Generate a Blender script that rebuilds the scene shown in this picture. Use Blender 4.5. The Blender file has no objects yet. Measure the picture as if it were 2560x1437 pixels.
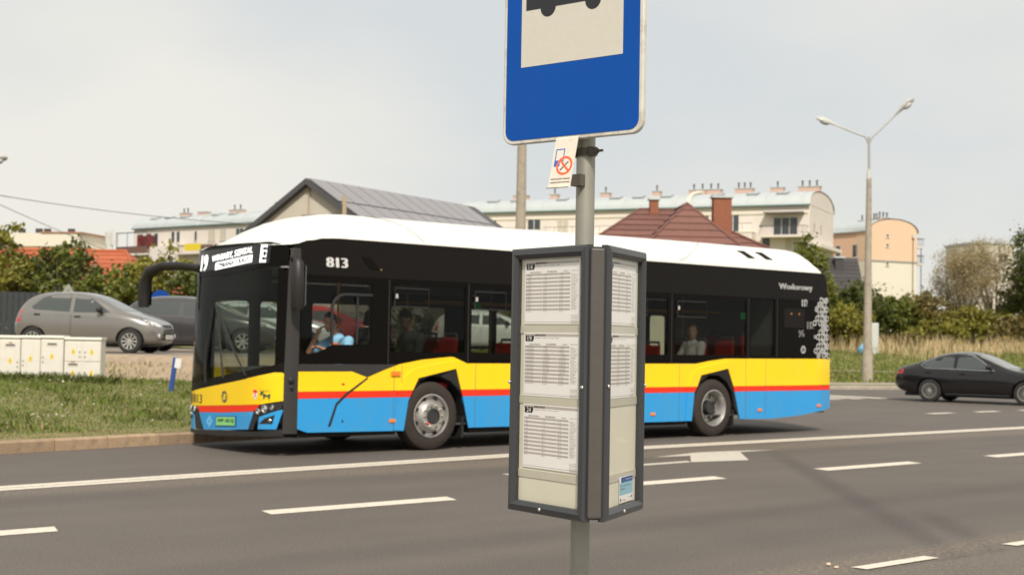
import bpy, bmesh, math, random
import numpy as np
from mathutils import Vector, Matrix, geometry
from mathutils.bvhtree import BVHTree

random.seed(7); rng = np.random.default_rng(11)
SC = bpy.context.scene
COL = SC.collection
R = math.radians
# World axes: X runs along the road (to the right of the photograph), Y across it (away), Z up.
# YAW is the angle between the road and the direction the photographer looks.
YAW, PITCH, ROLL, EYE = .8636, .038, .0173, 1.5546
SY, CY = math.sin(YAW), math.cos(YAW)
def V(lat, dep, z=0.):
    """ground survey point: lat metres right of and dep metres in front of the photographer"""
    return Vector((SY*lat+CY*dep, -CY*lat+SY*dep, z))

# ---------------------------------------------------------------- camera
cam = bpy.data.cameras.new('camera'); camo = bpy.data.objects.new('camera', cam); COL.objects.link(camo)
r0 = Vector((SY, -CY, 0)); f0 = Vector((CY*math.cos(PITCH), SY*math.cos(PITCH), math.sin(PITCH))); u0 = r0.cross(f0)
ri = r0*math.cos(ROLL)+u0*math.sin(ROLL); ui = u0*math.cos(ROLL)-r0*math.sin(ROLL)
mw = Matrix((ri, ui, -f0)).transposed().to_4x4(); mw.translation = (0, 0, EYE); camo.matrix_world = mw
cam.sensor_width = 36; cam.lens = 3458.7/2560*36; cam.clip_start = .1; cam.clip_end = 4000
cam.dof.use_dof = True; cam.dof.focus_distance = 4.62; cam.dof.aperture_fstop = 6.2; cam.dof.aperture_blades = 0
SC.camera = camo

# ---------------------------------------------------------------- sky and sun
SUN_EL = R(45); SUN_AZ = Vector((-.56, -.83)).normalized()
w = bpy.data.worlds.new('World'); SC.world = w; w.use_nodes = True
nt = w.node_tree; nt.nodes.clear()
def N(tree, t, **k):
    n = tree.nodes.new(t)
    for a, b in k.items(): setattr(n, a, b)
    return n
out = N(nt, 'ShaderNodeOutputWorld'); bg = N(nt, 'ShaderNodeBackground'); bg.inputs['Strength'].default_value = .1
sky = N(nt, 'ShaderNodeTexSky', sky_type='NISHITA', sun_disc=False, sun_elevation=SUN_EL,
        sun_rotation=math.atan2(SUN_AZ.x, SUN_AZ.y), air_density=1.2, dust_density=3.0, altitude=60)
tc = N(nt, 'ShaderNodeTexCoord'); mp = N(nt, 'ShaderNodeMapping'); mp.inputs['Scale'].default_value = (1.0, 1.0, 2.6)
mp.inputs['Location'].default_value = (2.3, 1.1, .4)
nz = N(nt, 'ShaderNodeTexNoise'); nz.inputs['Scale'].default_value = 1.9; nz.inputs['Detail'].default_value = 5; nz.inputs['Roughness'].default_value = .45
rp = N(nt, 'ShaderNodeValToRGB'); e = rp.color_ramp.elements
e[0].position = .36; e[0].color = (.535, .555, .56, 1); e[1].position = .58; e[1].color = (.672, .652, .598, 1)
sc10 = N(nt, 'ShaderNodeVectorMath', operation='SCALE'); sc10.inputs['Scale'].default_value = 10.0
mx = N(nt, 'ShaderNodeMix', data_type='RGBA'); mx.inputs['Factor'].default_value = .93
L = nt.links.new
L(tc.outputs['Generated'], mp.inputs['Vector']); L(mp.outputs['Vector'], nz.inputs['Vector']); L(nz.outputs['Fac'], rp.inputs['Fac'])
L(rp.outputs['Color'], sc10.inputs[0]); L(sky.outputs['Color'], mx.inputs['A']); L(sc10.outputs['Vector'], mx.inputs['B'])
L(mx.outputs['Result'], bg.inputs['Color']); L(bg.outputs['Background'], out.inputs['Surface'])
sl = bpy.data.lights.new('sun', 'SUN'); sl.energy = 3.1; sl.angle = R(4); sl.color = (1, .94, .84)
so = bpy.data.objects.new('sun', sl); COL.objects.link(so); so.location = (10, -10, 30)
so.rotation_euler = Vector((-SUN_AZ.x*math.cos(SUN_EL), -SUN_AZ.y*math.cos(SUN_EL), -math.sin(SUN_EL))).to_track_quat('-Z', 'Y').to_euler()
vs = SC.view_settings; vs.view_transform = 'Standard'; vs.look = 'None'; vs.exposure = .40; vs.gamma = 1; vs.use_curve_mapping = False
cy = SC.cycles; cy.use_denoising = True; cy.max_bounces = 8; cy.transparent_max_bounces = 16; cy.caustics_reflective = False; cy.caustics_refractive = False
cy.sample_clamp_indirect = 4

# ---------------------------------------------------------------- materials
MATS = {}
def mat(name, col, rough=.6, metal=0., spec=.5, var=0., vscale=6., coat=0., bump=0., bscale=60., isl=0., objr=0., emit=0., dirt=None, dscale=3., trans=0., dk=.7):
    """procedural principled material; var: noise variation, isl: variation per mesh island, objr: per object"""
    if name in MATS: return MATS[name]
    m = bpy.data.materials.new(name); m.use_nodes = True; MATS[name] = m
    t = m.node_tree; b = t.nodes['Principled BSDF']
    b.inputs['Roughness'].default_value = rough; b.inputs['Metallic'].default_value = metal
    b.inputs['Specular IOR Level'].default_value = spec; b.inputs['Coat Weight'].default_value = coat; b.inputs['Coat Roughness'].default_value = .05
    c4 = (*col, 1); src = None
    if emit: b.inputs['Emission Color'].default_value = c4; b.inputs['Emission Strength'].default_value = emit
    rgb = N(t, 'ShaderNodeRGB'); rgb.outputs[0].default_value = c4; src = rgb.outputs[0]
    def hsv(fac_out, lo, hi, src):
        mr = N(t, 'ShaderNodeMapRange'); mr.inputs['To Min'].default_value = lo; mr.inputs['To Max'].default_value = hi
        t.links.new(fac_out, mr.inputs['Value'])
        h = N(t, 'ShaderNodeHueSaturation'); t.links.new(mr.outputs['Result'], h.inputs['Value']); t.links.new(src, h.inputs['Color'])
        return h.outputs['Color']
    co = N(t, 'ShaderNodeTexCoord')
    if var:
        n = N(t, 'ShaderNodeTexNoise'); n.inputs['Scale'].default_value = vscale; n.inputs['Detail'].default_value = 6; n.inputs['Roughness'].default_value = .6
        t.links.new(co.outputs['Object'], n.inputs['Vector']); src = hsv(n.outputs['Fac'], 1-1.6*var, 1+1.6*var, src)
    if isl:
        g = N(t, 'ShaderNodeNewGeometry'); src = hsv(g.outputs['Random Per Island'], 1-isl, 1+isl, src)
    if objr:
        oi = N(t, 'ShaderNodeObjectInfo'); src = hsv(oi.outputs['Random'], 1-objr, 1+objr, src)
    if dirt:
        n = N(t, 'ShaderNodeTexNoise'); n.inputs['Scale'].default_value = dscale; n.inputs['Detail'].default_value = 8; n.inputs['Roughness'].default_value = .7
        rpp = N(t, 'ShaderNodeValToRGB'); rpp.color_ramp.elements[0].position = .48; rpp.color_ramp.elements[1].position = .75
        rpp.color_ramp.elements[1].color = (dk, dk, dk, 1)
        mm = N(t, 'ShaderNodeMix', data_type='RGBA'); mm.inputs['B'].default_value = (*dirt, 1)
        t.links.new(co.outputs['Object'], n.inputs['Vector']); t.links.new(n.outputs['Fac'], rpp.inputs['Fac'])
        t.links.new(rpp.outputs['Color'], mm.inputs['Factor']); t.links.new(src, mm.inputs['A']); src = mm.outputs['Result']
    t.links.new(src, b.inputs['Base Color'])
    if bump:
        n = N(t, 'ShaderNodeTexNoise'); n.inputs['Scale'].default_value = bscale; n.inputs['Detail'].default_value = 4
        bp = N(t, 'ShaderNodeBump'); bp.inputs['Strength'].default_value = bump; bp.inputs['Distance'].default_value = .02
        t.links.new(co.outputs['Object'], n.inputs['Vector']); t.links.new(n.outputs['Fac'], bp.inputs['Height']); t.links.new(bp.outputs['Normal'], b.inputs['Normal'])
    if trans:      # thin leaves let light through
        tr = N(t, 'ShaderNodeBsdfTranslucent'); t.links.new(src, tr.inputs['Color'])
        ms = N(t, 'ShaderNodeMixShader'); ms.inputs['Fac'].default_value = trans
        o = t.nodes['Material Output']; t.links.new(b.outputs['BSDF'], ms.inputs[1]); t.links.new(tr.outputs['BSDF'], ms.inputs[2]); t.links.new(ms.outputs['Shader'], o.inputs['Surface'])
    return m
def glass(name, tint, refl=1.0, ior=1.45):
    if name in MATS: return MATS[name]
    m = bpy.data.materials.new(name); m.use_nodes = True; MATS[name] = m; t = m.node_tree; t.nodes.clear()
    o = N(t, 'ShaderNodeOutputMaterial'); a = N(t, 'ShaderNodeBsdfTransparent'); a.inputs['Color'].default_value = (*tint, 1)
    g = N(t, 'ShaderNodeBsdfGlossy'); g.inputs['Roughness'].default_value = .02
    ge = N(t, 'ShaderNodeNewGeometry'); dp = N(t, 'ShaderNodeVectorMath', operation='DOT_PRODUCT'); t.links.new(ge.outputs['Normal'], dp.inputs[0]); t.links.new(ge.outputs['Incoming'], dp.inputs[1])
    ab = N(t, 'ShaderNodeMath', operation='ABSOLUTE'); t.links.new(dp.outputs['Value'], ab.inputs[0])
    om = N(t, 'ShaderNodeMath', operation='SUBTRACT'); om.inputs[0].default_value = 1; t.links.new(ab.outputs[0], om.inputs[1])
    pw = N(t, 'ShaderNodeMath', operation='POWER'); pw.inputs[1].default_value = 5; t.links.new(om.outputs[0], pw.inputs[0])
    fr = N(t, 'ShaderNodeMath', operation='MULTIPLY_ADD'); fr.inputs[1].default_value = .96; fr.inputs[2].default_value = .04; t.links.new(pw.outputs[0], fr.inputs[0])
    mu = N(t, 'ShaderNodeMath', operation='MULTIPLY'); mu.inputs[1].default_value = refl
    ms = N(t, 'ShaderNodeMixShader'); t.links.new(fr.outputs[0], mu.inputs[0]); t.links.new(mu.outputs[0], ms.inputs['Fac'])
    t.links.new(a.outputs[0], ms.inputs[1]); t.links.new(g.outputs[0], ms.inputs[2]); t.links.new(ms.outputs[0], o.inputs['Surface'])
    return m

# ---------------------------------------------------------------- mesh helpers
class MB:
    def __init__(s): s.v = []; s.f = []; s.m = []
    def add(s, vs, fs, m=0, M=None):
        o = len(s.v)
        for p in vs: s.v.append(tuple(M @ Vector(p)) if M is not None else tuple(p))
        for f in fs: s.f.append(tuple(i+o for i in f)); s.m.append(m)
        return s
    def poly(s, pts, m=0, M=None): return s.add(pts, [tuple(range(len(pts)))], m, M)
    def box(s, x0, x1, y0, y1, z0, z1, m=0, M=None):
        vs = [(x, y, z) for z in (z0, z1) for y in (y0, y1) for x in (x0, x1)]
        return s.add(vs, [(0, 2, 3, 1), (4, 5, 7, 6), (0, 1, 5, 4), (2, 6, 7, 3), (0, 4, 6, 2), (1, 3, 7, 5)], m, M)
    def prism(s, pts, vec, m=0, M=None):
        """closed solid: flat polygon pts pushed along vec"""
        n = len(pts); a = [Vector(p) for p in pts]; b = [p+Vector(vec) for p in a]
        fs = [tuple(range(n-1, -1, -1)), tuple(range(n, 2*n))]+[(i, (i+1) % n, n+(i+1) % n, n+i) for i in range(n)]
        return s.add(a+b, fs, m, M)
    def tube(s, path, r, n=8, m=0, M=None, caps=True, sq=1.):
        path = [Vector(p) for p in path]; rs = r if isinstance(r, (list, tuple)) else [r]*len(path)
        vs = []; fs = []; up = None
        for i, p in enumerate(path):
            d = (path[min(i+1, len(path)-1)]-path[max(i-1, 0)]).normalized()
            if up is None: up = d.orthogonal().normalized()
            up = (up-d*up.dot(d)); up = up.normalized() if up.length > 1e-6 else d.orthogonal().normalized()
            sd = d.cross(up)
            for k in range(n):
                a = 2*math.pi*k/n; vs.append(p+(up*math.cos(a)*sq+sd*math.sin(a))*rs[i])
        for i in range(len(path)-1):
            for k in range(n): fs.append((i*n+k, i*n+(k+1) % n, (i+1)*n+(k+1) % n, (i+1)*n+k))
        if caps: fs += [tuple(range(n-1, -1, -1)), tuple((len(path)-1)*n+k for k in range(n))]
        return s.add(vs, fs, m, M)
    def lathe(s, prof, n=24, m=0, M=None, ms=None):
        """profile [(radius, height)] turned about local z"""
        vs = []; k = len(prof); o = len(s.v)
        for i in range(n):
            a = 2*math.pi*i/n
            for rr, z in prof: vs.append((rr*math.cos(a), rr*math.sin(a), z))
        for j in range(k-1):
            fs = [(i*k+j, ((i+1) % n)*k+j, ((i+1) % n)*k+j+1, i*k+j+1) for i in range(n)]
            if j == 0: s.add(vs, fs, ms[j] if ms else m, M)
            else:
                for f in fs: s.f.append(tuple(q+o for q in f)); s.m.append(ms[j] if ms else m)
        return s
    def ball(s, c, r, n=10, m=0, M=None, sc=(1, 1, 1)):
        prof = [(max(1e-4, r*math.sin(math.pi*i/n)), -r*math.cos(math.pi*i/n)) for i in range(n+1)]
        T = Matrix.Translation(c) @ Matrix.Diagonal((*sc, 1))
        return s.lathe(prof, n+4, m, (M @ T) if M is not None else T)
    def build(s, name, mats, parent=None, smooth=0, bevel=0, M=None):
        me = bpy.data.meshes.new(name); me.from_pydata([tuple(p) for p in s.v], [], s.f)
        if not isinstance(mats, (list, tuple)): mats = [mats]
        for q in mats: me.materials.append(q)
        if len(mats) > 1: me.polygons.foreach_set('material_index', s.m)
        me.update()
        if smooth: me.shade_smooth(); me.set_sharp_from_angle(angle=R(smooth))
        o = bpy.data.objects.new(name, me); COL.objects.link(o)
        if parent is not None: o.parent = parent
        if M is not None: o.matrix_local = M
        if bevel:
            b = o.modifiers.new('bevel', 'BEVEL'); b.width = bevel; b.segments = 2; b.limit_method = 'ANGLE'
        return o
def tag(o, label=None, cat=None, group=None, kind=None):
    for k, v in (('label', label), ('category', cat), ('group', group), ('kind', kind)):
        if v: o[k] = v
    return o
def empty(name, loc=(0, 0, 0), rz=0., label=None, cat=None, group=None):
    o = bpy.data.objects.new(name, None); COL.objects.link(o); o.location = loc; o.rotation_euler = (0, 0, rz); o.empty_display_size = .2
    return tag(o, label, cat, group)
def inst(o, parent, M=None, name=None):
    c = o.copy(); COL.objects.link(c); c.parent = parent
    if M is not None: c.matrix_local = M
    return c
def copy_tree(o, parent=None):
    c = o.copy(); COL.objects.link(c); c.parent = parent
    for ch in o.children: copy_tree(ch, c)
    return c
def resample(loop, step):
    o = []
    for i in range(len(loop)):
        a, b = Vector(loop[i]), Vector(loop[(i+1) % len(loop)]); n = max(1, int((b-a).length/step+.5))
        o += [a+(b-a)*k/n for k in range(n)]
    return o
def inside(p, loops):
    c = False
    for lp in loops:
        j = len(lp)-1
        for i in range(len(lp)):
            a, b = lp[i], lp[j]
            if (a[1] > p[1]) != (b[1] > p[1]) and p[0] < (b[0]-a[0])*(p[1]-a[1])/(b[1]-a[1])+a[0]: c = not c
            j = i
    return c
def patch2d(loops, step, fill=True):
    """triangulate a flat region (even-odd loops) with inner points every step"""
    ls = [resample([Vector(p) for p in lp], step) for lp in loops]
    vs = []; es = []
    for lp in ls:
        o = len(vs); vs += lp; es += [(o+i, o+(i+1) % len(lp)) for i in range(len(lp))]
    if fill:
        xs = [p.x for p in ls[0]]; ys = [p.y for p in ls[0]]
        nb = len(vs); B = np.array([(p.x, p.y) for p in vs])
        x = min(xs)+step/2
        while x < max(xs):
            y = min(ys)+step/2
            while y < max(ys):
                if inside((x, y), ls) and np.min((B[:, 0]-x)**2+(B[:, 1]-y)**2) > (.4*step)**2: vs.append(Vector((x, y)))
                y += step
            x += step
    r = geometry.delaunay_2d_cdt(vs, es, [], 0, 1e-6)
    V2 = r[0]; T = []
    for f in r[2]:
        c = sum((V2[i] for i in f), Vector((0, 0)))/len(f)
        if inside(c, ls): T.append(tuple(f))
    return V2, T
def skin(mb, loops, fn, step=.2, th=.004, m=0, fill=True, off=0.):
    """curved sheet with thickness: fn(u, v, offset) -> point; front at off, back at off-th"""
    V2, T = patch2d(loops, step, fill)
    n = len(V2); cnt = {}
    fr = [fn(p.x, p.y, off) for p in V2]
    a, b, c = (Vector(fr[i]) for i in T[0]); nn = (b-a).cross(c-a)
    outw = Vector(fn(V2[T[0][0]].x, V2[T[0][0]].y, off+.01))-a
    if nn.dot(outw) < 0: T = [tuple(reversed(t)) for t in T]
    fs = list(T)
    if th:
        bk = [fn(p.x, p.y, off-th) for p in V2]
        fs += [tuple(i+n for i in reversed(t)) for t in T]
        for t in T:
            for i in range(3):
                e = (t[i], t[(i+1) % 3]); cnt[e] = 1
        for (i, j) in list(cnt):
            if (j, i) not in cnt: fs.append((j, i, i+n, j+n))
        fr = fr+bk
    return mb.add(fr, fs, m)
def rrect(x0, x1, y0, y1, r, n=4):
    o = []
    for cx, cy_, a0 in ((x1-r, y1-r, 0), (x0+r, y1-r, 90), (x0+r, y0+r, 180), (x1-r, y0+r, 270)):
        for k in range(n+1):
            a = R(a0+90*k/n); o.append((cx+r*math.cos(a), cy_+r*math.sin(a)))
    return o
_TX = {}
def glyphs(s):
    if s not in _TX:
        c = bpy.data.curves.new('txt', 'FONT'); c.body = s; c.size = 1; c.resolution_u = 3
        o = bpy.data.objects.new('txt', c); me = bpy.data.meshes.new_from_object(o)
        vs = [tuple(v.co) for v in me.vertices]; fs = [tuple(p.vertices) for p in me.polygons]
        bpy.data.objects.remove(o); bpy.data.meshes.remove(me); bpy.data.curves.remove(c)
        xs = [v[0] for v in vs]; ys = [v[1] for v in vs]
        _TX[s] = (vs, fs, min(xs), max(xs), min(ys), max(ys))
    return _TX[s]
def text(mb, s, x0, x1, y0, y1, fn, m=0, bold=0., slant=0.):
    """lettering stretched into the box x0..x1, y0..y1 of the sheet fn(u, v)"""
    vs, fs, a, b, c, d = glyphs(s)
    for dx in ((0,) if not bold else (-bold, 0, bold)):
        P = []
        for k, v in enumerate(vs):
            u = x0+(v[0]-a)/(b-a)*(x1-x0); q = (v[1]-c)/(d-c)
            P.append(fn(u+dx+slant*q*(y1-y0), y0+q*(y1-y0)))
        mb.add(P, fs, m)
    return mb
def annulus(mb, cx, cy_, r0_, r1_, fn, m=0, n=18, a0=0., a1=360.):
    P = []; F = []
    for i in range(n+1):
        a = R(a0+(a1-a0)*i/n); P += [fn(cx+r0_*math.cos(a), cy_+r0_*math.sin(a)), fn(cx+r1_*math.cos(a), cy_+r1_*math.sin(a))]
    for i in range(n): F.append((2*i, 2*i+1, 2*i+3, 2*i+2))
    return mb.add(P, F, m)
def rect(mb, x0, x1, y0, y1, fn, m=0): return mb.add([fn(x0, y0), fn(x1, y0), fn(x1, y1), fn(x0, y1)], [(0, 1, 2, 3)], m)
# ================================================================ ground, road, kerbs
def line_mask(t, co, p0, p1, wd, soft, ends=True):
    """0..1 mask of a soft straight band on the ground between p0 and p1"""
    d = Vector((p1[0]-p0[0], p1[1]-p0[1], 0)); ln = d.length; d /= ln; n = Vector((-d.y, d.x, 0))
    sb = N(t, 'ShaderNodeVectorMath', operation='SUBTRACT'); sb.inputs[1].default_value = (p0[0], p0[1], 0); t.links.new(co, sb.inputs[0])
    dt = N(t, 'ShaderNodeVectorMath', operation='DOT_PRODUCT'); dt.inputs[1].default_value = n; t.links.new(sb.outputs[0], dt.inputs[0])
    ab = N(t, 'ShaderNodeMath', operation='ABSOLUTE'); t.links.new(dt.outputs['Value'], ab.inputs[0])
    mr = N(t, 'ShaderNodeMapRange', interpolation_type='SMOOTHSTEP'); mr.inputs['From Min'].default_value = wd-soft; mr.inputs['From Max'].default_value = wd+soft
    mr.inputs['To Min'].default_value = 1; mr.inputs['To Max'].default_value = 0; t.links.new(ab.outputs[0], mr.inputs['Value'])
    dl = N(t, 'ShaderNodeVectorMath', operation='DOT_PRODUCT'); dl.inputs[1].default_value = d; t.links.new(sb.outputs[0], dl.inputs[0])
    a = N(t, 'ShaderNodeMapRange', interpolation_type='SMOOTHSTEP'); a.inputs['From Min'].default_value = 0; a.inputs['From Max'].default_value = ln*.35; t.links.new(dl.outputs['Value'], a.inputs['Value'])
    mu = N(t, 'ShaderNodeMath', operation='MULTIPLY'); t.links.new(mr.outputs[0], mu.inputs[0]); t.links.new(a.outputs[0], mu.inputs[1])
    return mu.outputs[0]
def asphalt(name, col, marks=(), sand=None):
    m = bpy.data.materials.new(name); m.use_nodes = True; t = m.node_tree; b = t.nodes['Principled BSDF']; lk = t.links.new
    b.inputs['Roughness'].default_value = .82; b.inputs['Specular IOR Level'].default_value = .35
    co = N(t, 'ShaderNodeTexCoord').outputs['Object']
    n1 = N(t, 'ShaderNodeTexNoise'); n1.inputs['Scale'].default_value = 70; n1.inputs['Detail'].default_value = 3; n1.inputs['Roughness'].default_value = .8; lk(co, n1.inputs['Vector'])
    r1 = N(t, 'ShaderNodeValToRGB'); r1.color_ramp.elements[0].position = .25; r1.color_ramp.elements[1].position = .78
    r1.color_ramp.elements[0].color = (*[c*.30 for c in col], 1); r1.color_ramp.elements[1].color = (*[c*2.05 for c in col], 1); lk(n1.outputs['Fac'], r1.inputs['Fac'])
    mp_ = N(t, 'ShaderNodeMapping'); mp_.inputs['Scale'].default_value = (.10, 1.5, 1); lk(co, mp_.inputs['Vector'])       # wear runs along the lanes
    n2 = N(t, 'ShaderNodeTexNoise'); n2.inputs['Scale'].default_value = 1.2; n2.inputs['Detail'].default_value = 5; lk(mp_.outputs[0], n2.inputs['Vector'])
    n3 = N(t, 'ShaderNodeTexNoise'); n3.inputs['Scale'].default_value = .7; n3.inputs['Detail'].default_value = 4; lk(co, n3.inputs['Vector'])
    n5 = N(t, 'ShaderNodeTexNoise'); n5.inputs['Scale'].default_value = 14; n5.inputs['Detail'].default_value = 5; n5.inputs['Roughness'].default_value = .75; lk(co, n5.inputs['Vector'])
    a5 = N(t, 'ShaderNodeMath', operation='MULTIPLY_ADD'); a5.inputs[1].default_value = .7; a5.inputs[2].default_value = -.35; lk(n5.outputs['Fac'], a5.inputs[0])
    a6 = N(t, 'ShaderNodeMath', operation='ADD'); lk(n3.outputs['Fac'], a6.inputs[0]); lk(a5.outputs[0], a6.inputs[1])
    ad = N(t, 'ShaderNodeMath', operation='ADD'); lk(n2.outputs['Fac'], ad.inputs[0]); lk(a6.outputs[0], ad.inputs[1])
    mr = N(t, 'ShaderNodeMapRange'); mr.inputs['From Min'].default_value = .6; mr.inputs['From Max'].default_value = 1.4; mr.inputs['To Min'].default_value = .88; mr.inputs['To Max'].default_value = 1.12; lk(ad.outputs[0], mr.inputs['Value'])
    h = N(t, 'ShaderNodeHueSaturation'); lk(mr.outputs[0], h.inputs['Value']); lk(r1.outputs['Color'], h.inputs['Color']); src = h.outputs['Color']
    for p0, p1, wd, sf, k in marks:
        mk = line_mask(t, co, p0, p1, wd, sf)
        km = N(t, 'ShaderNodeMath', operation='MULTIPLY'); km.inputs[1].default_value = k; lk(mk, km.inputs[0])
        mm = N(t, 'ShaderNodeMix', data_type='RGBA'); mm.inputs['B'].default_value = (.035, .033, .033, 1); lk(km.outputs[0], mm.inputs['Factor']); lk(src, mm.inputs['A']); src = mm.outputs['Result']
    if sand:
        for p0, p1, wd, sf, k in sand:
            mk = line_mask(t, co, p0, p1, wd, sf)
            n4 = N(t, 'ShaderNodeTexNoise'); n4.inputs['Scale'].default_value = 22; n4.inputs['Detail'].default_value = 6; n4.inputs['Roughness'].default_value = .85; lk(co, n4.inputs['Vector'])
            r4 = N(t, 'ShaderNodeMapRange'); r4.inputs['From Min'].default_value = .46; r4.inputs['From Max'].default_value = .68; lk(n4.outputs['Fac'], r4.inputs['Value'])
            km = N(t, 'ShaderNodeMath', operation='MULTIPLY'); lk(mk, km.inputs[0]); lk(r4.outputs[0], km.inputs[1])
            k2 = N(t, 'ShaderNodeMath', operation='MULTIPLY'); k2.inputs[1].default_value = k; lk(km.outputs[0], k2.inputs[0])
            mm = N(t, 'ShaderNodeMix', data_type='RGBA'); mm.inputs['B'].default_value = (.34, .27, .19, 1); lk(k2.outputs[0], mm.inputs['Factor']); lk(src, mm.inputs['A']); src = mm.outputs['Result']
    lk(src, b.inputs['Base Color'])
    bp = N(t, 'ShaderNodeBump'); bp.inputs['Strength'].default_value = .5; bp.inputs['Distance'].default_value = .004; lk(n1.outputs['Fac'], bp.inputs['Height']); lk(bp.outputs['Normal'], b.inputs['Normal'])
    return m
LEFTK = [(-90, 16.9), (-30, 17.1), (2, 17.3), (6.5, 17.56), (8.1, 17.86), (9.8, 18.2), (12, 18.66), (16, 19.4), (20, 20.3), (23, 21.6), (25.4, 24), (26.8, 28), (27.3, 40), (27.3, 110)]
RIGHTK = [(36.2, 110), (36.4, 42), (36.9, 36.5), (37.9, 33), (39.6, 30.7), (43, 29.3), (50, 27.8), (70, 24.5), (120, 21), (400, 19)]
def lerp_path(path, x):
    for a, b in zip(path, path[1:]):
        if a[0] <= x <= b[0]: return a[1]+(b[1]-a[1])*(x-a[0])/max(1e-6, b[0]-a[0])
    return path[0][1] if x < path[0][0] else path[-1][1]
def kerbT(s): return lerp_path(LEFTK[:11], s)
def sstep(a, b, x):
    x = min(1, max(0, (x-a)/(b-a))); return x*x*(3-2*x)
PE, PN = (13.2, 29.5), (.73, .683)        # a point of the car park's edge and the edge's inward normal
def edge_e(s, t): return PN[0]*(s-PE[0])+PN[1]*(t-PE[1])
def hl(s, t):
    """height of the land left of the side street: verge, bank, car park"""
    dk = t-kerbT(s); e_ = edge_e(s, t)
    z = .155+.40*sstep(.4, 9.5, dk)
    z += (1.07-z)*sstep(-1.0, -.05, e_)
    z += .025*max(0, e_-16)
    return z*(1-sstep(23.5, 26.5, s))+.13*sstep(23.5, 26.5, s) if t < 60 else z
def hr(s, t):
    """height of the land right of the side street"""
    dep = CY*s+SY*t
    return .13+.16*sstep(58, 74, dep)+.95*sstep(73, 88, dep)+1.1*sstep(86, 112, dep)
# the sheet that reaches the horizon
g = MB(); g.poly([(-1500, -1500, -.12), (1500, -1500, -.12), (1500, 1500, -.12), (-1500, 1500, -.12)])
tag(g.build('ground', mat('far_soil', (.10, .10, .045), .95, var=.3, vscale=.05)), kind='structure')
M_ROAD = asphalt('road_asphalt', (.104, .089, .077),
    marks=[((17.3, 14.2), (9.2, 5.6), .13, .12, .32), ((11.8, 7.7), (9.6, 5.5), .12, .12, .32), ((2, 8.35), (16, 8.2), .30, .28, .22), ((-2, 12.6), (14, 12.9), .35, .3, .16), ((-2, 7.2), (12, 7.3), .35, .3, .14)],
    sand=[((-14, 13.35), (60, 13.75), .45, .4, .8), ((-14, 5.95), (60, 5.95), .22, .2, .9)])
lp = LEFTK+RIGHTK+[(400, 5.66), (-90, 5.66)]
V2, T = patch2d([lp], 40, False)
m = MB(); m.add([(p.x, p.y, 0) for p in V2], T)
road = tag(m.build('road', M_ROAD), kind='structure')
for p in road.data.polygons:
    if p.normal.z < 0: p.flip()
m = MB(); m.poly([(-90, 4.3, .004), (400, 4.3, .004), (400, 5.655, .004), (-90, 5.655, .004)])
tag(m.build('gutter_lane', asphalt('lane_asphalt', (.128, .110, .092))), kind='structure')
m = MB(); m.box(-90, 400, -6, 4.14, -.1, .12)
tag(m.build('pavement', mat('pavement_slab', (.26, .25, .23), .9, var=.15, vscale=3, bump=.3)), kind='structure')
m = MB(); m.box(-90, 400, 4.14, 4.30, -.1, .125)
tag(m.build('near_kerb', mat('kerb_grey', (.3, .29, .27), .9, var=.2)), kind='structure')
# painted markings
PAINT = mat('road_paint', (.68, .61, .51), .75, var=.10, vscale=9, dirt=(.30, .26, .21), dscale=14)
PAINT_OLD = mat('road_paint_worn', (.55, .50, .43), .8, var=.12, vscale=9, dirt=(.24, .21, .18), dscale=9)
mk = empty('lane_markings', (0, 0, 0)); tag(mk, kind='structure')
CL = [(-40, 13.35), (-8, 13.5), (5, 13.72), (8.2, 13.98), (12.2, 14.25), (15, 14.32), (20, 14.3), (26, 14.26), (45, 14.2), (120, 14.2)]
for o in (-.105, .105):
    m = MB(); P = []
    for s_, t_ in CL: P += [(s_, t_+o-.09, .004), (s_, t_+o+.09, .004)]
    m.add(P, [(2*i, 2*i+2, 2*i+3, 2*i+1) for i in range(len(CL)-1)]); m.build('centre_line', PAINT, mk)
dash = None
for k in range(-3, 22):
    x0 = 6.37+3.97*k
    if dash is None:
        m = MB(); m.poly([(-.06, 0, 0), (2.0, 0, 0), (2.08, .27, 0), (.0, .27, 0)]); dash = m.build('lane_dash', PAINT, mk); dash.location = (x0, 10.56, .004)
    else:
        d = inst(dash, mk); d.location = (x0, 10.56, .004)
edash = None
for k in range(-6, 14):
    x0 = 8.2+1.98*k
    if edash is None:
        m = MB(); m.poly([(0, 0, 0), (.9, 0, 0), (.88, .12, 0), (-.02, .12, 0)]); edash = m.build('edge_dash', PAINT, mk); edash.location = (x0, 5.74, .008)
    else: d = inst(edash, mk); d.location = (x0, 5.74-.006*k, .008)
m = MB()   # the direction arrow: a long shaft with a turned head
m.poly([(10.4, 12.12, .004), (13.62, 12.27, .004), (13.72, 12.43, .004), (10.4, 12.30, .004)])
m.poly([(13.62, 12.27, .004), (14.56, 12.08, .004), (15.52, 13.04, .004), (14.38, 12.97, .004)])
m.poly([(13.73, 13.04, .004), (14.38, 12.97, .0041), (15.5, 13.045, .0041), (16.4, 13.08, .004), (15.4, 13.26, .004), (14.88, 13.31, .004)])
m.build('lane_arrow', PAINT_OLD, mk)
for s_, t_, l_, dx, dy in [(28.6, 18.35, 1.0, 1, 0), (30.6, 18.32, 1.0, 1, 0), (32.6, 18.28, 1.0, 1, 0), (34.6, 18.24, 1, 1, 0), (36.6, 18.2, 1, 1, 0), (38.6, 18.16, 1, 1, 0)]:
    m = MB(); m.poly([(s_, t_-.12, .004), (s_+l_, t_-.12, .004), (s_+l_, t_+.12, .004), (s_, t_+.12, .004)]); m.build('junction_dash', PAINT, mk)
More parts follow.
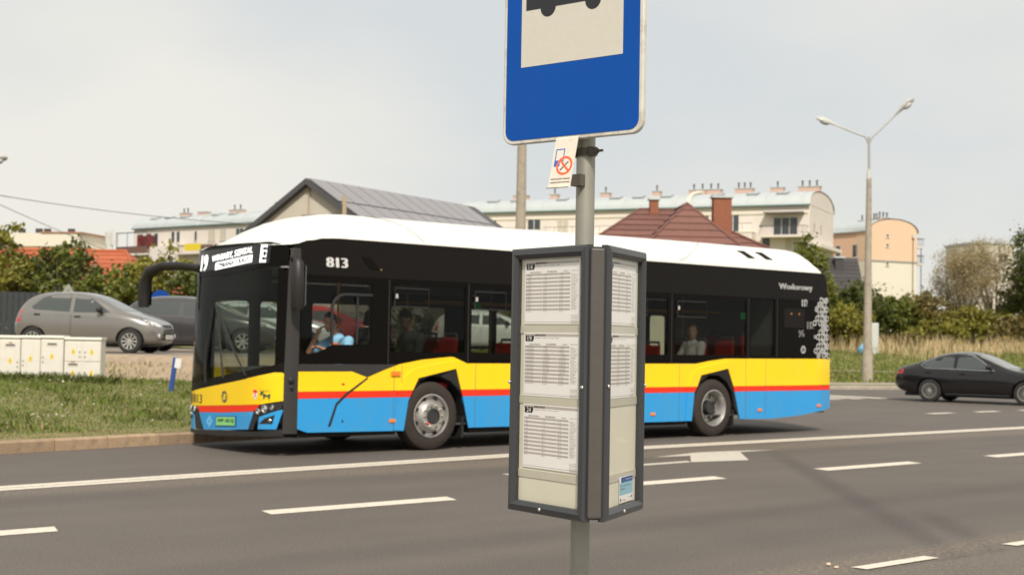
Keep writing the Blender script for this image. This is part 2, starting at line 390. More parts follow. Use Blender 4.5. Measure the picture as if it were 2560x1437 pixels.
for k in range(6):      # the crossing over the side street
    x = 35.4-1.1*k
    m = MB(); m.poly([(x, 24.4, .004), (x+.5, 24.4, .004), (x+.5, 28.0, .004), (x, 28.0, .004)]); m.build('crossing_stripe', PAINT, mk)
# kerbs: one stone after the other
KS = mat('kerb_stone', (.37, .26, .165), .9, var=.22, vscale=5, objr=.14, dirt=(.16, .12, .08), dscale=6, bump=.4, bscale=40)
def kerb(name, path, step, h0, h1, wid, matl, kx):
    par = empty(name, (0, 0, 0)); tag(par, kind='structure')
    pts = [Vector((*p, 0)) for p in path]; proto = None; carry = 0.
    for a, b in zip(pts, pts[1:]):
        d = b-a; ln = d.length; d.normalize(); n = max(1, round(ln/step)); ang = math.atan2(d.y, d.x)
        for i in range(n):
            p = a+d*(ln*i/n)
            if not (kx[0] <= p.x <= kx[1] and p.y < 62): continue
            if proto is None:
                m = MB(); L_ = step-.012; c_ = .022
                m.prism([(.006, 0, h0), (.006, 0, h1-c_), (.006, c_, h1), (.006, wid, h1), (.006, wid, h0)], (L_, 0, 0)); proto = m.build('kerb_stone', matl, par); o = proto
            else: o = inst(proto, par)
            o.location = (p.x, p.y, random.uniform(-.004, .004)); o.rotation_euler = (random.uniform(-.006, .006), 0, ang+random.uniform(-.004, .004)); o.scale = (ln/n/step, 1, 1)
    return par
kerb('kerb_along_verge', LEFTK, .75, -.1, .155, .16, KS, (-4, 28))
kerb('kerb_at_corner', RIGHTK, 1.0, -.1, .13, .16, mat('kerb_stone_grey', (.36, .31, .25), .9, var=.2, objr=.12), (36, 76))
# land left of the side street
EARTH = mat('verge_soil', (.17, .155, .055), .95, var=.45, vscale=2.2, dirt=(.30, .22, .13), dscale=1.6)
back = [(p[0]-.02, p[1]+.165) for p in LEFTK]
def sheet(name, loops, fn, step, matl, dz=0., kind='structure'):
    V2, T = patch2d(loops, step); m = MB(); m.add([(p.x, p.y, fn(p.x, p.y)+dz) for p in V2], T)
    o = m.build(name, matl, smooth=60)
    for p in o.data.polygons:
        if p.normal.z < 0: p.flip()
    return tag(o, kind=kind)
def pk(a, e_): return (PE[0]+a*PN[1]+e_*PN[0], PE[1]-a*PN[0]+e_*PN[1])
bk = [(p[0]-(.17 if p[1] > 22 else 0), p[1]+(.165 if p[1] < 26 else .0)) for p in LEFTK[1:]]
k20 = [p[0] for p in bk].index(20)
sheet('verge', [bk[:k20+1]+[pk(10.4, -1.0), pk(-26, -1.0), (-30, 60)]], hl, .7, EARTH)
sheet('back_land', [bk[k20:]+[(-30, 110), (-30, 60.01), pk(-26, -.99), pk(-26, 14.9), pk(11, 14.9), pk(11, -.9), pk(10.45, -.95)]], hl, 2.0, EARTH)
# car park surface and its bank
sheet('car_park', [[pk(-26, .02), pk(-9, .02), pk(10.6, .02), pk(11, 15), pk(-26, 15)]], hl, 1.6, mat('car_park_paving', (.24, .20, .16), .9, var=.2, vscale=2, bump=.3), .012)
sheet('car_park_bank', [[pk(-26, -1.1), pk(10.5, -1.1), pk(10.5, .03), pk(-26, .03)]], hl, .35, mat('bank_gravel', (.33, .25, .17), .95, var=.3, vscale=4, bump=.8, bscale=25), .014)
# land right of the side street
fk = [(p[0]+(.17 if p[1] > 31 else .03), p[1]+(.165 if p[1] < 34 else 0)) for p in RIGHTK[:-2]]
sheet('field', [fk+[(150, 24), (150, 150), (36.4, 150)]], hr, 2.5, mat('field_soil', (.17, .175, .045), .95, var=.4, vscale=1.2, dirt=(.28, .21, .11), dscale=.5))
sheet('footway', [[(37.6, 36.5), (38.6, 33.6), (40.2, 31.5), (43, 30.2), (50, 28.7), (70, 25.4), (70, 27.0), (52, 30.4), (45, 32.3), (42, 34.6), (40.3, 39), (39.9, 60), (37.0, 60), (37.0, 42)]], hr, 2.0, mat('footway_paving', (.33, .28, .22), .9, var=.15, vscale=2), .014)
a_, b_ = V(12, 68.5), V(60, 73.5); c_, d_ = V(60, 76), V(12, 70.8)
sheet('path', [[(a_.x, a_.y), (b_.x, b_.y), (c_.x, c_.y), (d_.x, d_.y)]], hr, 2.0, mat('path_gravel', (.34, .29, .23), .95, var=.2), .02)
# ================================================================ bus stop: post with sign, notice, timetable case and its sheets
POLE = Vector((3.28, 3.457, .12))
GALV = mat('galvanised_steel', (.32, .305, .26), .5, .35, var=.06, vscale=14, dirt=(.20, .18, .15), dscale=6, dk=.4)
GALV_DARK = mat('weathered_steel', (.13, .115, .095), .6, .5, var=.25, vscale=30)
ZINC = mat('zinc_bolt', (.62, .58, .52), .35, .8)
SIGN_A = math.atan2(-.983, .183)          # the plate stands across the road
post = empty('bus_stop_post', POLE, 0, 'grey steel bus stop post carrying a large blue and white bus sign', 'bus stop')
m = MB(); m.tube([(0, 0, 0), (0, 0, 2.30), (0, 0, 2.86)], .0325, 24); m.build('pole', GALV, post, 40)
m = MB(); m.lathe([(.0001, 0), (.09, 0), (.09, .012), (.036, .016), (.036, .05)], 20); m.build('base_plate', GALV, post, 40)
m = MB(); m.lathe([(.0345, 2.86), (.0345, 2.872), (.0001, 2.876)], 20); m.build('end_cap', GALV_DARK, post, 40)
BLUE = mat('sign_blue_film', (.003, .070, .34), .42, spec=.18, var=.06, vscale=3)
WHT = mat('sign_white_film', (.60, .56, .48), .42, var=.04, vscale=60)
BLK = mat('sign_black_film', (.018, .018, .022), .45)
RIM = mat('sign_rim_enamel', (.62, .59, .52), .45, var=.08, vscale=20, dirt=(.25, .18, .13), dscale=18)
nrm = Vector((-math.sin(SIGN_A), math.cos(SIGN_A), 0)) * -1
if nrm.x > 0: nrm = -nrm
SM = Matrix.Translation(nrm*.062+Vector((math.cos(SIGN_A), math.sin(SIGN_A), 0))*-.016) @ Matrix.Rotation(SIGN_A, 4, 'Z')
# sheet frame: u to the right along the plate, v up from the road, w out of the face
def sgn(w): return lambda u, v: SM @ Vector((u, -w, v-.12))
Z0 = 2.243
def plate(mb, loop, w0, w1, mi=0):
    mb.prism([sgn(w0)(*p) for p in loop], SM.to_3x3() @ Vector((0, -(w1-w0), 0)), mi)
sp = empty('sign_panel', (0, 0, 0)); sp.parent = post
m = MB(); plate(m, rrect(-.297, .297, Z0, Z0+.75, .045, 6), -.008, .012); m.build('rim', RIM, sp, 40, .004)
m = MB(); plate(m, rrect(-.283, .283, Z0+.014, Z0+.736, .036, 6), .0125, .0135); m.build('blue_face', BLUE, sp)
m = MB(); plate(m, [(-.2165, 2.513), (.2165, 2.513), (.2165, 2.94), (-.2165, 2.94)], .0137, .0143); m.build('white_square', WHT, sp)
m = MB()
plate(m, [(-.197, 2.712), (.197, 2.712), (.197, 2.83), (.18, 2.88), (-.18, 2.88), (-.197, 2.83)], .0145, .0150)
for c in (-.100, .092): plate(m, [(c+.033*math.cos(R(a)), 2.713+.033*math.sin(R(a))) for a in range(180, 361, 12)], .0145, .0151)
m.build('bus_symbol', BLK, sp)
m = MB()
for x0 in (-.165, -.06, .045): plate(m, [(x0, 2.775), (x0+.09, 2.775), (x0+.09, 2.845), (x0, 2.845)], .0152, .0156)
m.build('bus_symbol_window', WHT, sp)
for z in (2.205, 2.62):
    cl = empty('clamp', (0, 0, z-.12)); cl.parent = post; cl.rotation_euler = (0, 0, SIGN_A)
    m = MB(); m.tube([(0, 0, -.014), (0, 0, .014)], .0345, 24); m.box(-.05, -.028, -.036, -.006, -.016, .016); m.box(.028, .052, -.03, -.004, -.015, .015); m.build('clamp_band', GALV_DARK, cl, 40)
    m = MB(); m.tube([(-.064, -.02, 0), (.085, -.02, 0)], .0045, 8); m.tube([(.052, -.02, 0), (.064, -.02, 0)], .011, 6); m.build('bolt', GALV_DARK, cl, 30)
    m = MB(); m.ball((-.040, -.042, 0), .012, 8, sc=(1, .6, 1)); m.build('bolt_head', ZINC, cl, 40)
    if z > 2.3: m = MB(); m.box(-.03, .03, -.062, -.03, -.012, .012); m.build('spacer', GALV_DARK, cl)
m = MB(); m.box(-.02, .02, -.058, -.03, 2.085, 2.125); o = m.build('notice_bracket', GALV_DARK, post); o.rotation_euler = (0, 0, SIGN_A); o.location = (0, 0, -.12)
# small no smoking notice that hangs below the plate
NW, NH = .094, .178
note = empty('no_smoking_notice', POLE+SM @ Vector((-.052, -.018, 2.246-.12)), SIGN_A, 'small curled white no smoking notice hanging under the blue bus sign', 'notice')
tl = R(14)
def nt_(w): return lambda u, v: Vector((u+.0, -w*math.cos(tl)-(-v)*math.sin(tl), v*math.cos(tl)-w*math.sin(tl)))
NPAPER = mat('notice_paper', (.70, .63, .53), .6, var=.1, vscale=30, dirt=(.55, .42, .33), dscale=25)
m = MB(); P = []; F = []
prof = [(-NH+.004, .012), (-NH, .006), (-NH+.002, .001), (-NH+.02, .0), (0, 0), (.006, -.004)]
for v, w_ in prof: P += [nt_(w_+.0025)(0, v), nt_(w_+.0025)(NW, v), nt_(w_)(0, v), nt_(w_)(NW, v)]
for i in range(len(prof)-1):
    a = 4*i; F += [(a, a+1, a+5, a+4), (a+2, a+6, a+7, a+3), (a, a+4, a+6, a+2), (a+1, a+3, a+7, a+5)]
F += [(0, 2, 3, 1), (4*i+4, 4*i+5, 4*i+7, 4*i+6)]
m.add(P, F); m.build('plate', NPAPER, note)
m = MB(); f_ = nt_(.0029)
rect(m, .010, .048, -.082, -.078, f_); rect(m, .010, .048, -.040, -.036, f_); rect(m, .010, .014, -.078, -.040, f_); rect(m, .044, .048, -.078, -.040, f_); rect(m, .010, .034, -.100, -.082, f_)
m.build('bus_stop_pictogram', mat('notice_blue', (.03, .12, .45), .5), note)
m = MB(); annulus(m, .055, -.098, .026, .034, nt_(.0031), n=28)
P = [(.055+.03*math.cos(R(a)), -.098+.03*math.sin(R(a))) for a in (128, 142, 308, 322)]; m.add([nt_(.0031)(*p) for p in P], [(0, 1, 2, 3)]); m.build('prohibition_ring', mat('notice_red', (.75, .12, .05), .5), note)
m = MB(); f_ = nt_(.0030)
m.add([f_(*p) for p in ((.038, -.112), (.041, -.116), (.072, -.086), (.069, -.082))], [(0, 1, 2, 3)]); m.build('cigarette', mat('notice_ink', (.10, .08, .07), .6), note); m = MB()
text(m, 'OBOWIĄZUJE NA OBSZARZE', .006, .088, -.150, -.143, f_, bold=.0003); text(m, '15 METRÓW WOKÓŁ PRZYSTANKU', .005, .089, -.161, -.154, f_, bold=.0003)
m.build('print', mat('notice_ink', (.10, .08, .07), .6), note)
# three-sided timetable case round the post
CASE_Z0, CASE_Z1 = .970, 1.871; CH = CASE_Z1-CASE_Z0; RHO, CW = .155, .41
case = empty('timetable_case', (POLE.x, POLE.y, CASE_Z0), 0, 'three-sided dark grey timetable case fixed round the bus stop post', 'display case')
FRAME = mat('frame_grey_coating', (.040, .041, .044), .38, spec=.5, var=.06, vscale=8)
COLM = mat('column_grey_brown', (.072, .062, .053), .5, var=.10, vscale=25)
CREAM = mat('cream_backing', (.74, .69, .57), .55, var=.05, vscale=4)
ACR = glass('clear_acrylic', (.985, .985, .975), .35)
RAIL = mat('pocket_plastic', (.58, .54, .45), .35, var=.05)
def face_M(a):
    an = R(a+7); n = Vector((SY, -CY, 0))*math.sin(an)-Vector((CY, SY, 0))*math.cos(an); t_ = Vector((SY, -CY, 0))*math.cos(an)+Vector((CY, SY, 0))*math.sin(an)
    M_ = Matrix.Identity(4)
    for i in range(3): M_[i][0] = t_[i]; M_[i][1] = (0, 0, 1)[i]; M_[i][2] = n[i]; M_[i][3] = n[i]*RHO
    return M_
FA = {k: face_M(a) for k, a in (('left', -60), ('right', 60), ('rear', 180))}
def bar(mb, u0, u1, v0, v1, side, b=.036):
    """one mitred frame bar with a sloped inner lip"""
    c = .010
    sec = [(0, -.020), (0, .000), (.006, .006), (.022, .010), (b, .001), (b, -.020)]
    A, B = [], []
    for x, w_ in sec:
        if side == 'b': A.append((u0+x, v0+x, w_)); B.append((u1-x, v0+x, w_))
        if side == 't': A.append((u1-x, v1-x, w_)); B.append((u0+x, v1-x, w_))
        if side == 'l': A.append((u0+x, v1-x, w_)); B.append((u0+x, v0+x, w_))
        if side == 'r': A.append((u1-x, v0+x, w_)); B.append((u1-x, v1-x, w_))
    n = len(sec); mb.add(A+B, [(i, i+1, n+i+1, n+i) for i in range(n-1)])
for k, Mf in FA.items():
    fr = empty('panel', (0, 0, 0)); fr.parent = case
    for sd in 'btlr':
        m = MB(); bar(m, -CW/2, CW/2, 0, CH, sd); o = m.build('frame_bar', FRAME, fr, M=Mf)
        bm = bmesh.new(); bm.from_mesh(o.data); bmesh.ops.recalc_face_normals(bm, faces=bm.faces); bm.to_mesh(o.data); bm.free()
    m = MB(); m.box(-CW/2+.03, CW/2-.03, .03, CH-.03, -.022, -.016); m.build('backing_panel', CREAM, fr, M=Mf)
    m = MB(); m.box(-CW/2+.030, CW/2-.030, .030, CH-.030, -.0065, -.0045); m.build('acrylic_pane', ACR, fr, M=Mf)
    for z in (1.592, 1.352, 1.100):
        m = MB(); m.box(-CW/2+.034, CW/2-.034, z-CASE_Z0-.013, z-CASE_Z0+.013, -.0158, -.0135); m.build('pocket_strip', RAIL, fr, M=Mf)
    for u, v in ((-.02, .018), (-CW/2+.006, .44), (CW/2-.012, .435)):
        m = MB(); m.ball((u, v, .009), .0065, 8, sc=(1, 1, .7)); m.build('screw', ZINC, fr, 40, M=Mf)
for a in (0, 120, -120):
    an = R(a+7); n = Vector((SY, -CY, 0))*math.sin(an)-Vector((CY, SY, 0))*math.cos(an); M_ = Matrix.Rotation(math.atan2(n.y, n.x), 4, 'Z')
    m = MB(); m.box(.19, .2615, -.0235, .0235, .012, CH-.012); m.build('corner_column', COLM, case, bevel=.006, M=M_)
for z in (.006, CH-.010):
    m = MB(); P = []
    for a in (-60, 60, 180):
        Mf = face_M(a); P += [Mf @ Vector((-CW/2+.01, z, -.012)), Mf @ Vector((CW/2-.01, z, -.012))]
    m.prism(P, (0, 0, .004)); m.build('end_cover', FRAME, case)
# printed sheets
SHEET = mat('timetable_paper', (.90, .86, .84), .55, var=.02)
INK = mat('print_black', (.020, .016, .016), .6); GREY = mat('print_grey', (.50, .44, .41), .6); LGREY = mat('print_light_grey', (.55, .49, .46), .6); INK2 = mat('print_soft_grey', (.20, .17, .16), .6)
def tt_sheet(name, label, face, u0, v0, no, direction, cols3, deps, last=23, first=4, sw=.297, sh=.216):
    Mf = FA[face]; root = empty(name, (POLE.x, POLE.y, CASE_Z0), 0, label, 'timetable', 'timetable sheets in the case')
    v0 -= CASE_Z0
    m = MB(); m.box(u0, u0+sw, v0, v0+sh, -.0150, -.0128, 0, Mf); m.build('paper', SHEET, root)
    S = lambda w_: (lambda u, v: Mf @ Vector((u0+u, v0+v, -.0128+w_)))
    m = MB(); f1, f2 = S(.0003), S(.0006)
    rect(m, .004, sw-.004, sh-.013, sh-.004, f1, 1); rect(m, .004, sw-.004, .006, .0068, f1, 3)
    m.add([f2(.008, sh-.030), f2(.050, sh-.030), f2(.055, sh-.020), f2(.055, sh-.010), f2(.008, sh-.010)], [(0, 1, 2, 3, 4)], 0)
    text(m, no, .020, .042, sh-.0280, sh-.0120, S(.0009), 2)
    text(m, 'KIERUNEK: '+direction, .060, .120, sh-.0120, sh-.0055, f2, 0, .0002); text(m, direction.lower()+' - dworzec - centrum - szpital', .060, .190, sh-.0205, sh-.0160, f2, 3)
    for a, b, hd in cols3: text(m, hd, a+.022, b-.012, sh-.0420, sh-.0365, f2, 0)
    hrs = list(range(first, last+1)); ht = .0066; y = sh-.0445
    for i, h_ in enumerate(hrs):
        y1 = y-ht*i; y0 = y1-ht
        for ci, (a, b, hd) in enumerate(cols3):
            if i % 2 == 0: rect(m, a, b-.002, y0, y1, f1, 1)
            text(m, str(h_), a+.002, a+.002+(.0065 if h_ > 9 else .0035), y0+.0014, y1-.0014, f2, 3)
            for q in range(deps(ci, h_)):
                text(m, '%02d' % ((7+13*q+5*ci+3*h_) % 60), a+.013+q*.0095, a+.0195+q*.0095, y0+.0014, y1-.0014, f2, 3)
    x = .250
    text(m, 'WAŻNY OD 01.09', x+.002, x+.040, sh-.040, sh-.036, f2, 3); rng2 = random.Random(hash(no) % 99)
    nm = ['Wyszogrodzka', 'Jachowicza', 'Dworzec', 'Nowy Rynek', 'Kobylińskiego', 'Tysiąclecia', 'Piłsudskiego', 'Czwartaków', 'Armii Krajowej', 'Jana Pawła II', 'Szpital']
    for i in range(26):
        y1 = sh-.048-i*.0047; s_ = nm[(i*7+len(no)) % len(nm)]; text(m, s_, x+.003, x+.003+.0026*len(s_), y1-.0032, y1, f2, 0 if i > 18 else 3)
    for i in range(3):
        for k in range(2): text(m, ['linia zwykła', 'kursuje w dni robocze', 'opłata'][i], x+.003, x+.040, .024-.0045*i-.016*k+.003, .0275-.0045*i-.016*k+.003, f2, 3)
    m.build('print', [INK, GREY, SHEET, INK2], root)
C3 = [(.006, .101, 'DZIEŃ POWSZEDNI'), (.101, .188, 'SOBOTA I NIEDZIELA HANDLOWA'), (.188, .248, 'ŚWIĘTA')]
tt_sheet('timetable_sheet', 'white timetable sheet for line 14, topmost in the left window of the case', 'left', -.1475, 1.6115, '14', 'PODOLSZYCE', C3, lambda c, h: 2 if c == 0 else 1)
tt_sheet('timetable_sheet', 'white timetable sheet for line 19, middle one in the left window of the case', 'left', -.1465, 1.3660, '19', 'PODOLSZYCE', C3, lambda c, h: 4 if c == 0 else 3 if 7 < h < 18 else 2)
tt_sheet('timetable_sheet', 'white timetable sheet for line 24, lowest in the left window of the case', 'left', -.1445, 1.1220, '24', 'PODOLSZYCE', C3, lambda c, h: 1 if c == 0 else h % 2)
tt_sheet('timetable_sheet', 'upper timetable sheet behind wrinkled film in the right window of the case', 'right', -.160, 1.6115, '1', 'PODOLSZYCE', C3, lambda c, h: 1)
tt_sheet('timetable_sheet', 'lower timetable sheet in the right window of the case, for line 33', 'right', -.160, 1.3660, '33', 'PODOLSZYCE', C3, lambda c, h: h % 2+1)
lf = empty('project_leaflet', (POLE.x, POLE.y, CASE_Z0), 0, 'small blue and white leaflet at the bottom of the right window', 'leaflet'); Mf = FA['right']
LF = lambda w_: (lambda u, v: Mf @ Vector((u, v-CASE_Z0, -.0130+w_)))
m = MB(); m.prism([LF(0)(*p) for p in ((-.012, 1.010), (.134, 1.010), (.134, 1.098), (-.012, 1.098))], Mf.to_3x3() @ Vector((0, 0, .0006))); m.build('paper', SHEET, lf)
m = MB(); rect(m, .006, .131, 1.078, 1.096, LF(.0009)); m.build('blue_band', mat('leaflet_blue', (.02, .09, .33), .5), lf)
m = MB(); rect(m, -.010, .131, 1.036, 1.0775, LF(.0009)); m.build('light_band', mat('leaflet_light_blue', (.30, .55, .68), .5), lf)
m = MB(); text(m, 'Fundusze Europejskie', .055, .128, 1.084, 1.090, LF(.0012), 1); text(m, 'Zrównoważony transport', -.004, .11, 1.064, 1.070, LF(.0012), 0); text(m, 'w Płocku', -.004, .05, 1.054, 1.060, LF(.0012), 0)
rect(m, .118, .127, 1.020, 1.029, LF(.0009), 2); rect(m, .036, .050, 1.016, 1.020, LF(.0009), 3); rect(m, -.004, .004, 1.014, 1.026, LF(.0009), 0); text(m, 'Unia Europejska', .088, .116, 1.022, 1.026, LF(.0009), 0); text(m, 'Rzeczpospolita', .006, .030, 1.018, 1.022, LF(.0009), 0)
m.build('print', [INK, SHEET, MATS['leaflet_blue'], MATS['notice_red']], lf)
# ================================================================ city bus
BX, BY = 9.06, 15.42
bus = empty('city_bus', (BX, BY, 0), 0, 'yellow and blue city bus with white roof driving left on the far lanes', 'bus')
B_BLUE = mat('bus_paint_blue', (.026, .31, .68), .25, coat=.4, bump=.03, bscale=1.1, var=.03, vscale=1.5, dirt=(.13, .25, .36), dscale=2.2, dk=.35)
B_YEL = mat('bus_paint_yellow', (.95, .63, .010), .25, coat=.3, spec=.3, bump=.03, bscale=1.1, var=.03, vscale=1.5, dirt=(.75, .50, .06), dscale=1.8, dk=.35)
B_RED = mat('bus_paint_red', (.82, .035, .010), .32, coat=.1, spec=.3)
B_WHT = mat('bus_paint_white', (.80, .775, .71), .3, coat=.2, var=.02, vscale=2)
B_BLK = mat('bus_gloss_black', (.006, .005, .0045), .2, spec=.06, var=.05)
B_CANT = mat('bus_cant_rail_black', (.0105, .0092, .008), .4, spec=.07, var=.08, vscale=2)
B_GREY = mat('bus_dark_grey', (.036, .033, .031), .38, spec=.35, var=.06)
B_RUB = mat('bus_black_plastic', (.016, .015, .015), .6, var=.2)
B_UND = mat('bus_underbody', (.012, .011, .010), .9)
DECW = mat('decal_white', (.82, .80, .77), .5); DECG = mat('decal_silver', (.52, .51, .50), .45)
GLS = glass('tinted_side_glass', (.57, .58, .55), .32); GLC = glass('driver_window_glass', (.95, .96, .95), .25); GLF = glass('windscreen_glass', (.66, .69, .65), .40)
RUBT = mat('tyre_rubber', (.030, .022, .017), .8, var=.25, vscale=9); STEEL = mat('rim_silver', (.55, .53, .50), .38, .75, var=.08, vscale=12, dirt=(.20, .16, .12), dscale=8); DARKM = mat('hub_dark', (.03, .03, .03), .5)
AMB = mat('amber_lens', (.85, .22, .015), .25, coat=.5); REDL = mat('red_lens', (.55, .01, .008), .25, coat=.5); CHROME = mat('chrome', (.75, .74, .72), .12, 1.)
def yn(x, z):
    """near side skin: upright, leaning in above the windows, rounding at the rear corner"""
    y = 0. if z < 2.36 else (z-2.36)*.11
    return y+.0+(.10*(max(0, x-11.62)/.30)**2 if x > 11.62 else 0)
def side(x, z, o=0.): return Vector((x, yn(x, z)-o, z))
def fside(x, z, o=0.): return Vector((x, 2.55-yn(x, z)+o, z))
def lean(z): return 0. if z < 1 else (z-1)/1.4*.035 if z < 2.4 else .035+(z-2.4)*.10
def xf(y, z):
    v = min(1., abs(y-1.275)/1.275); return .13+.37*(1-max(0., 1-v**5)**.5)+lean(z)
def front(y, z, o=0.):
    h = .01; p = Vector((xf(y, z), y, z)); a = Vector((xf(min(2.549, y+h), z), y+h, z))-Vector((xf(max(.001, y-h), z), y-h, z)); n = Vector((-a.y, a.x, 0)).normalized()
    return p+n*o
REARX = lambda z: 11.93-.085*max(0, z-.4)*.9
def bpart(name, loops, fn, m_, step=.25, th=.02, par=None, off=0., smooth=30):
    m = MB(); skin(m, loops, fn, step, th, 0, True, off); return m.build(name, m_, par or bus, smooth)
# --- near side lower panels
ARF = [(2.20, .29), (2.27, .70), (2.30, .75), (2.345, .84), (2.44, 1.01), (3.10, 1.14), (3.195, .84), (3.225, .75), (3.24, .69), (3.34, .30)]
ARR = [(8.05, .28), (8.11, .75), (8.175, .84), (8.27, 1.03), (8.95, 1.14), (9.09, .84), (9.12, .75), (9.26, .28)]
def sides(fn, nm=''):
    for lp in ([(.48, .37), (.66, .31), (2.20, .29), (2.27, .70), (2.30, .748), (.48, .748)],
               [(3.36, .30), (8.05, .28), (8.11, .748), (3.225, .748), (3.24, .69)],
               [(9.26, .28), (10.15, .27), (10.92, .31), (11.915, .415), (11.89, .748), (9.12, .748)]):
        bpart('blue_side_panel', [lp], fn, B_BLUE, .3)
    for lp in ([(.48, .752), (2.302, .752), (2.345, .838), (.48, .838)], [(3.224, .752), (8.112, .752), (8.174, .838), (3.197, .838)], [(9.122, .752), (11.89, .752), (11.88, .838), (9.092, .838)]):
        bpart('red_stripe', [lp], fn, B_RED, .4)
    top = [(.48, 1.10), (1.34, 1.10), (1.59, 1.02), (1.85, 1.115), (2.12, 1.20), (2.50, 1.262), (3.0, 1.305), (3.06, 1.30), (3.30, 1.212), (8.15, 1.218), (8.45, 1.262), (8.84, 1.302), (8.92, 1.305), (11.84, 1.315)]
    bot = [(.48, .842), (2.347, .842), (2.44, 1.01), (3.10, 1.14), (3.195, .842), (8.176, .842), (8.27, 1.03), (8.95, 1.14), (9.09, .842), (11.88, .842)]
    for a, b in ((.48, 5.2), (5.204, 11.9)):
        tp = [p for p in top if a <= p[0] <= b]; bt = [p for p in bot if a <= p[0] <= b]
        if a > 1: tp = [(a, 1.2135)]+tp; bt = [(a, .842)]+bt
        else: tp = tp+[(b, 1.2135)]; bt = bt+[(b, .842)]
        bpart('yellow_side_panel', [bt+tp[::-1]], fn, B_YEL, .3)
    return top
top = sides(side); sides(fside)
# raised flares round the wheels
for fi, (inn, out_) in enumerate(((ARF, [(2.04, .30), (2.085, .75), (2.105, .84), (2.20, 1.03), (2.36, 1.135), (2.75, 1.205), (3.15, 1.255), (3.255, 1.15), (3.355, .84), (3.372, .75), (3.45, .305)]),
                                  (ARR, [(7.89, .285), (7.93, .75), (7.96, .84), (8.04, 1.04), (8.20, 1.14), (8.6, 1.21), (9.0, 1.255), (9.11, 1.15), (9.24, .84), (9.26, .75), (9.38, .285)]))):
    for lo_, hi_, mt_ in ((.20, .748, B_BLUE), (.752, .838, B_RED), (.842, 1.4, B_YEL)):
        def clip(poly):
            for z_, up_ in ((lo_, True), (hi_, False)):
                o_ = []
                for i in range(len(poly)):
                    a, b = poly[i], poly[(i+1) % len(poly)]; ia = (a[1] >= z_) == up_ or a[1] == z_; ib = (b[1] >= z_) == up_ or b[1] == z_
                    if ia: o_.append(a)
                    if ia != ib: k_ = (z_-a[1])/(b[1]-a[1]); o_.append((a[0]+(b[0]-a[0])*k_, z_))
                poly = o_
            return poly
        half = [p for p in inn]; mid_in = half.index(max(half, key=lambda p: p[1])); mid_out = out_.index(max(out_, key=lambda p: p[1]))
        if mt_ is B_YEL:
            pl = clip(out_+inn[::-1])
            if len(pl) > 3: bpart('wheel_flare', [pl], side, mt_, .2, .014, off=.012)
        else:
            for pl in (clip(out_[:mid_out+1]+inn[:mid_in+1][::-1]), clip(inn[mid_in:]+out_[mid_out:][::-1])):
                if len(pl) > 3: bpart('wheel_flare', [pl], side, mt_, .2, .014, off=.012)
# window band with openings
WN = [[(.53, 2.28), (.53, 1.40), (.57, 1.345), (.66, 1.33), (.80, 1.35), (.93, 1.40), (1.03, 1.455), (1.62, 1.46), (1.64, 1.48), (1.64, 2.28)],
      rrect(1.96, 3.25, 1.365, 2.29, .03), rrect(3.37, 4.74, 1.365, 2.29, .03), rrect(4.86, 6.22, 1.365, 2.29, .03), rrect(6.34, 7.46, 1.365, 2.29, .03), rrect(7.63, 9.41, 1.365, 2.30, .03), rrect(9.54, 10.18, 1.365, 2.34, .03)]
band = [(.48, 1.20), (1.92, 1.20), (2.12, 1.203), (2.50, 1.265), (3.0, 1.308), (3.06, 1.303), (3.30, 1.215), (8.15, 1.221), (8.45, 1.265), (8.84, 1.305), (8.92, 1.308), (11.84, 1.318), (11.76, 2.36), (.44, 2.36)]
bpart('window_band', [band]+WN, side, B_BLK, .35, .03)
bpart('belt_moulding', [[(.48, 1.103), (1.335, 1.103), (1.58, 1.025), (1.86, 1.122), (2.10, 1.197), (.48, 1.197)]], side, B_GREY, .3, .02)
bpart('cant_rail', [[(.44, 2.363), (11.76, 2.363), (11.70, 2.78), (11.62, 2.862), (1.6, 2.862), (.9, 2.85), (.62, 2.81), (.42, 2.74)]], side, B_CANT, .35, .02)
bpart('swoosh_line', [[(1.585, 1.022), (1.60, 1.005), (1.27, .79), (1.118, .66), (1.015, .38), (.975, .38), (1.09, .68), (1.25, .815)]], side, B_RUB, .3, .004, off=.004)
FW = [rrect(.66, 1.22, .52, 2.06, .06), rrect(1.40, 1.98, .52, 2.06, .06), rrect(2.30, 3.35, 1.40, 2.06, .03), rrect(3.75, 4.85, 1.40, 2.06, .03), rrect(5.30, 5.80, .50, 2.06, .06), rrect(5.95, 6.42, .50, 2.06, .06), rrect(6.75, 7.5, 1.40, 2.06, .03), rrect(7.85, 8.75, 1.40, 2.06, .03), rrect(9.1, 9.55, .9, 2.06, .06), rrect(9.68, 10.1, .9, 2.06, .06)]
bpart('window_band', [[(.48, .30), (2.1, .30), (2.1, 1.25), (5.15, 1.25), (5.15, .3), (6.55, .3), (6.55, 1.25), (8.95, 1.25), (8.95, .85), (10.2, .85), (10.2, 1.32), (11.84, 1.32), (11.76, 2.36), (.44, 2.36)]]+FW, fside, B_BLK, .4, .03, off=.004)
bpart('cant_rail', [[(.44, 2.363), (11.76, 2.363), (11.70, 2.78), (11.62, 2.862), (.62, 2.862), (.42, 2.74)]], fside, B_CANT, .4, .02)
for i, lp in enumerate(WN):
    wn = bpart('side_window', [lp], side, GLS if i else GLC, .5, .004, off=-.010)
    if i in (1, 2, 3, 4, 5):
        x0, x1 = min(p[0] for p in lp)+.05, min(p[0] for p in lp)+(.63 if i != 5 else .75)
        m = MB(); ring = [(x0, 1.985), (x1, 1.985), (x1, 2.24), (x0, 2.24)]
        m.tube([side(*p, .004) for p in ring+ring[:1]], .009, 6); m.build('vent_flap_frame', B_GREY, wn)
        m = MB(); m.box(x0+.02, x0+.05, -.012, .0, 2.10, 2.16); m.build('vent_latch', DECG, wn)
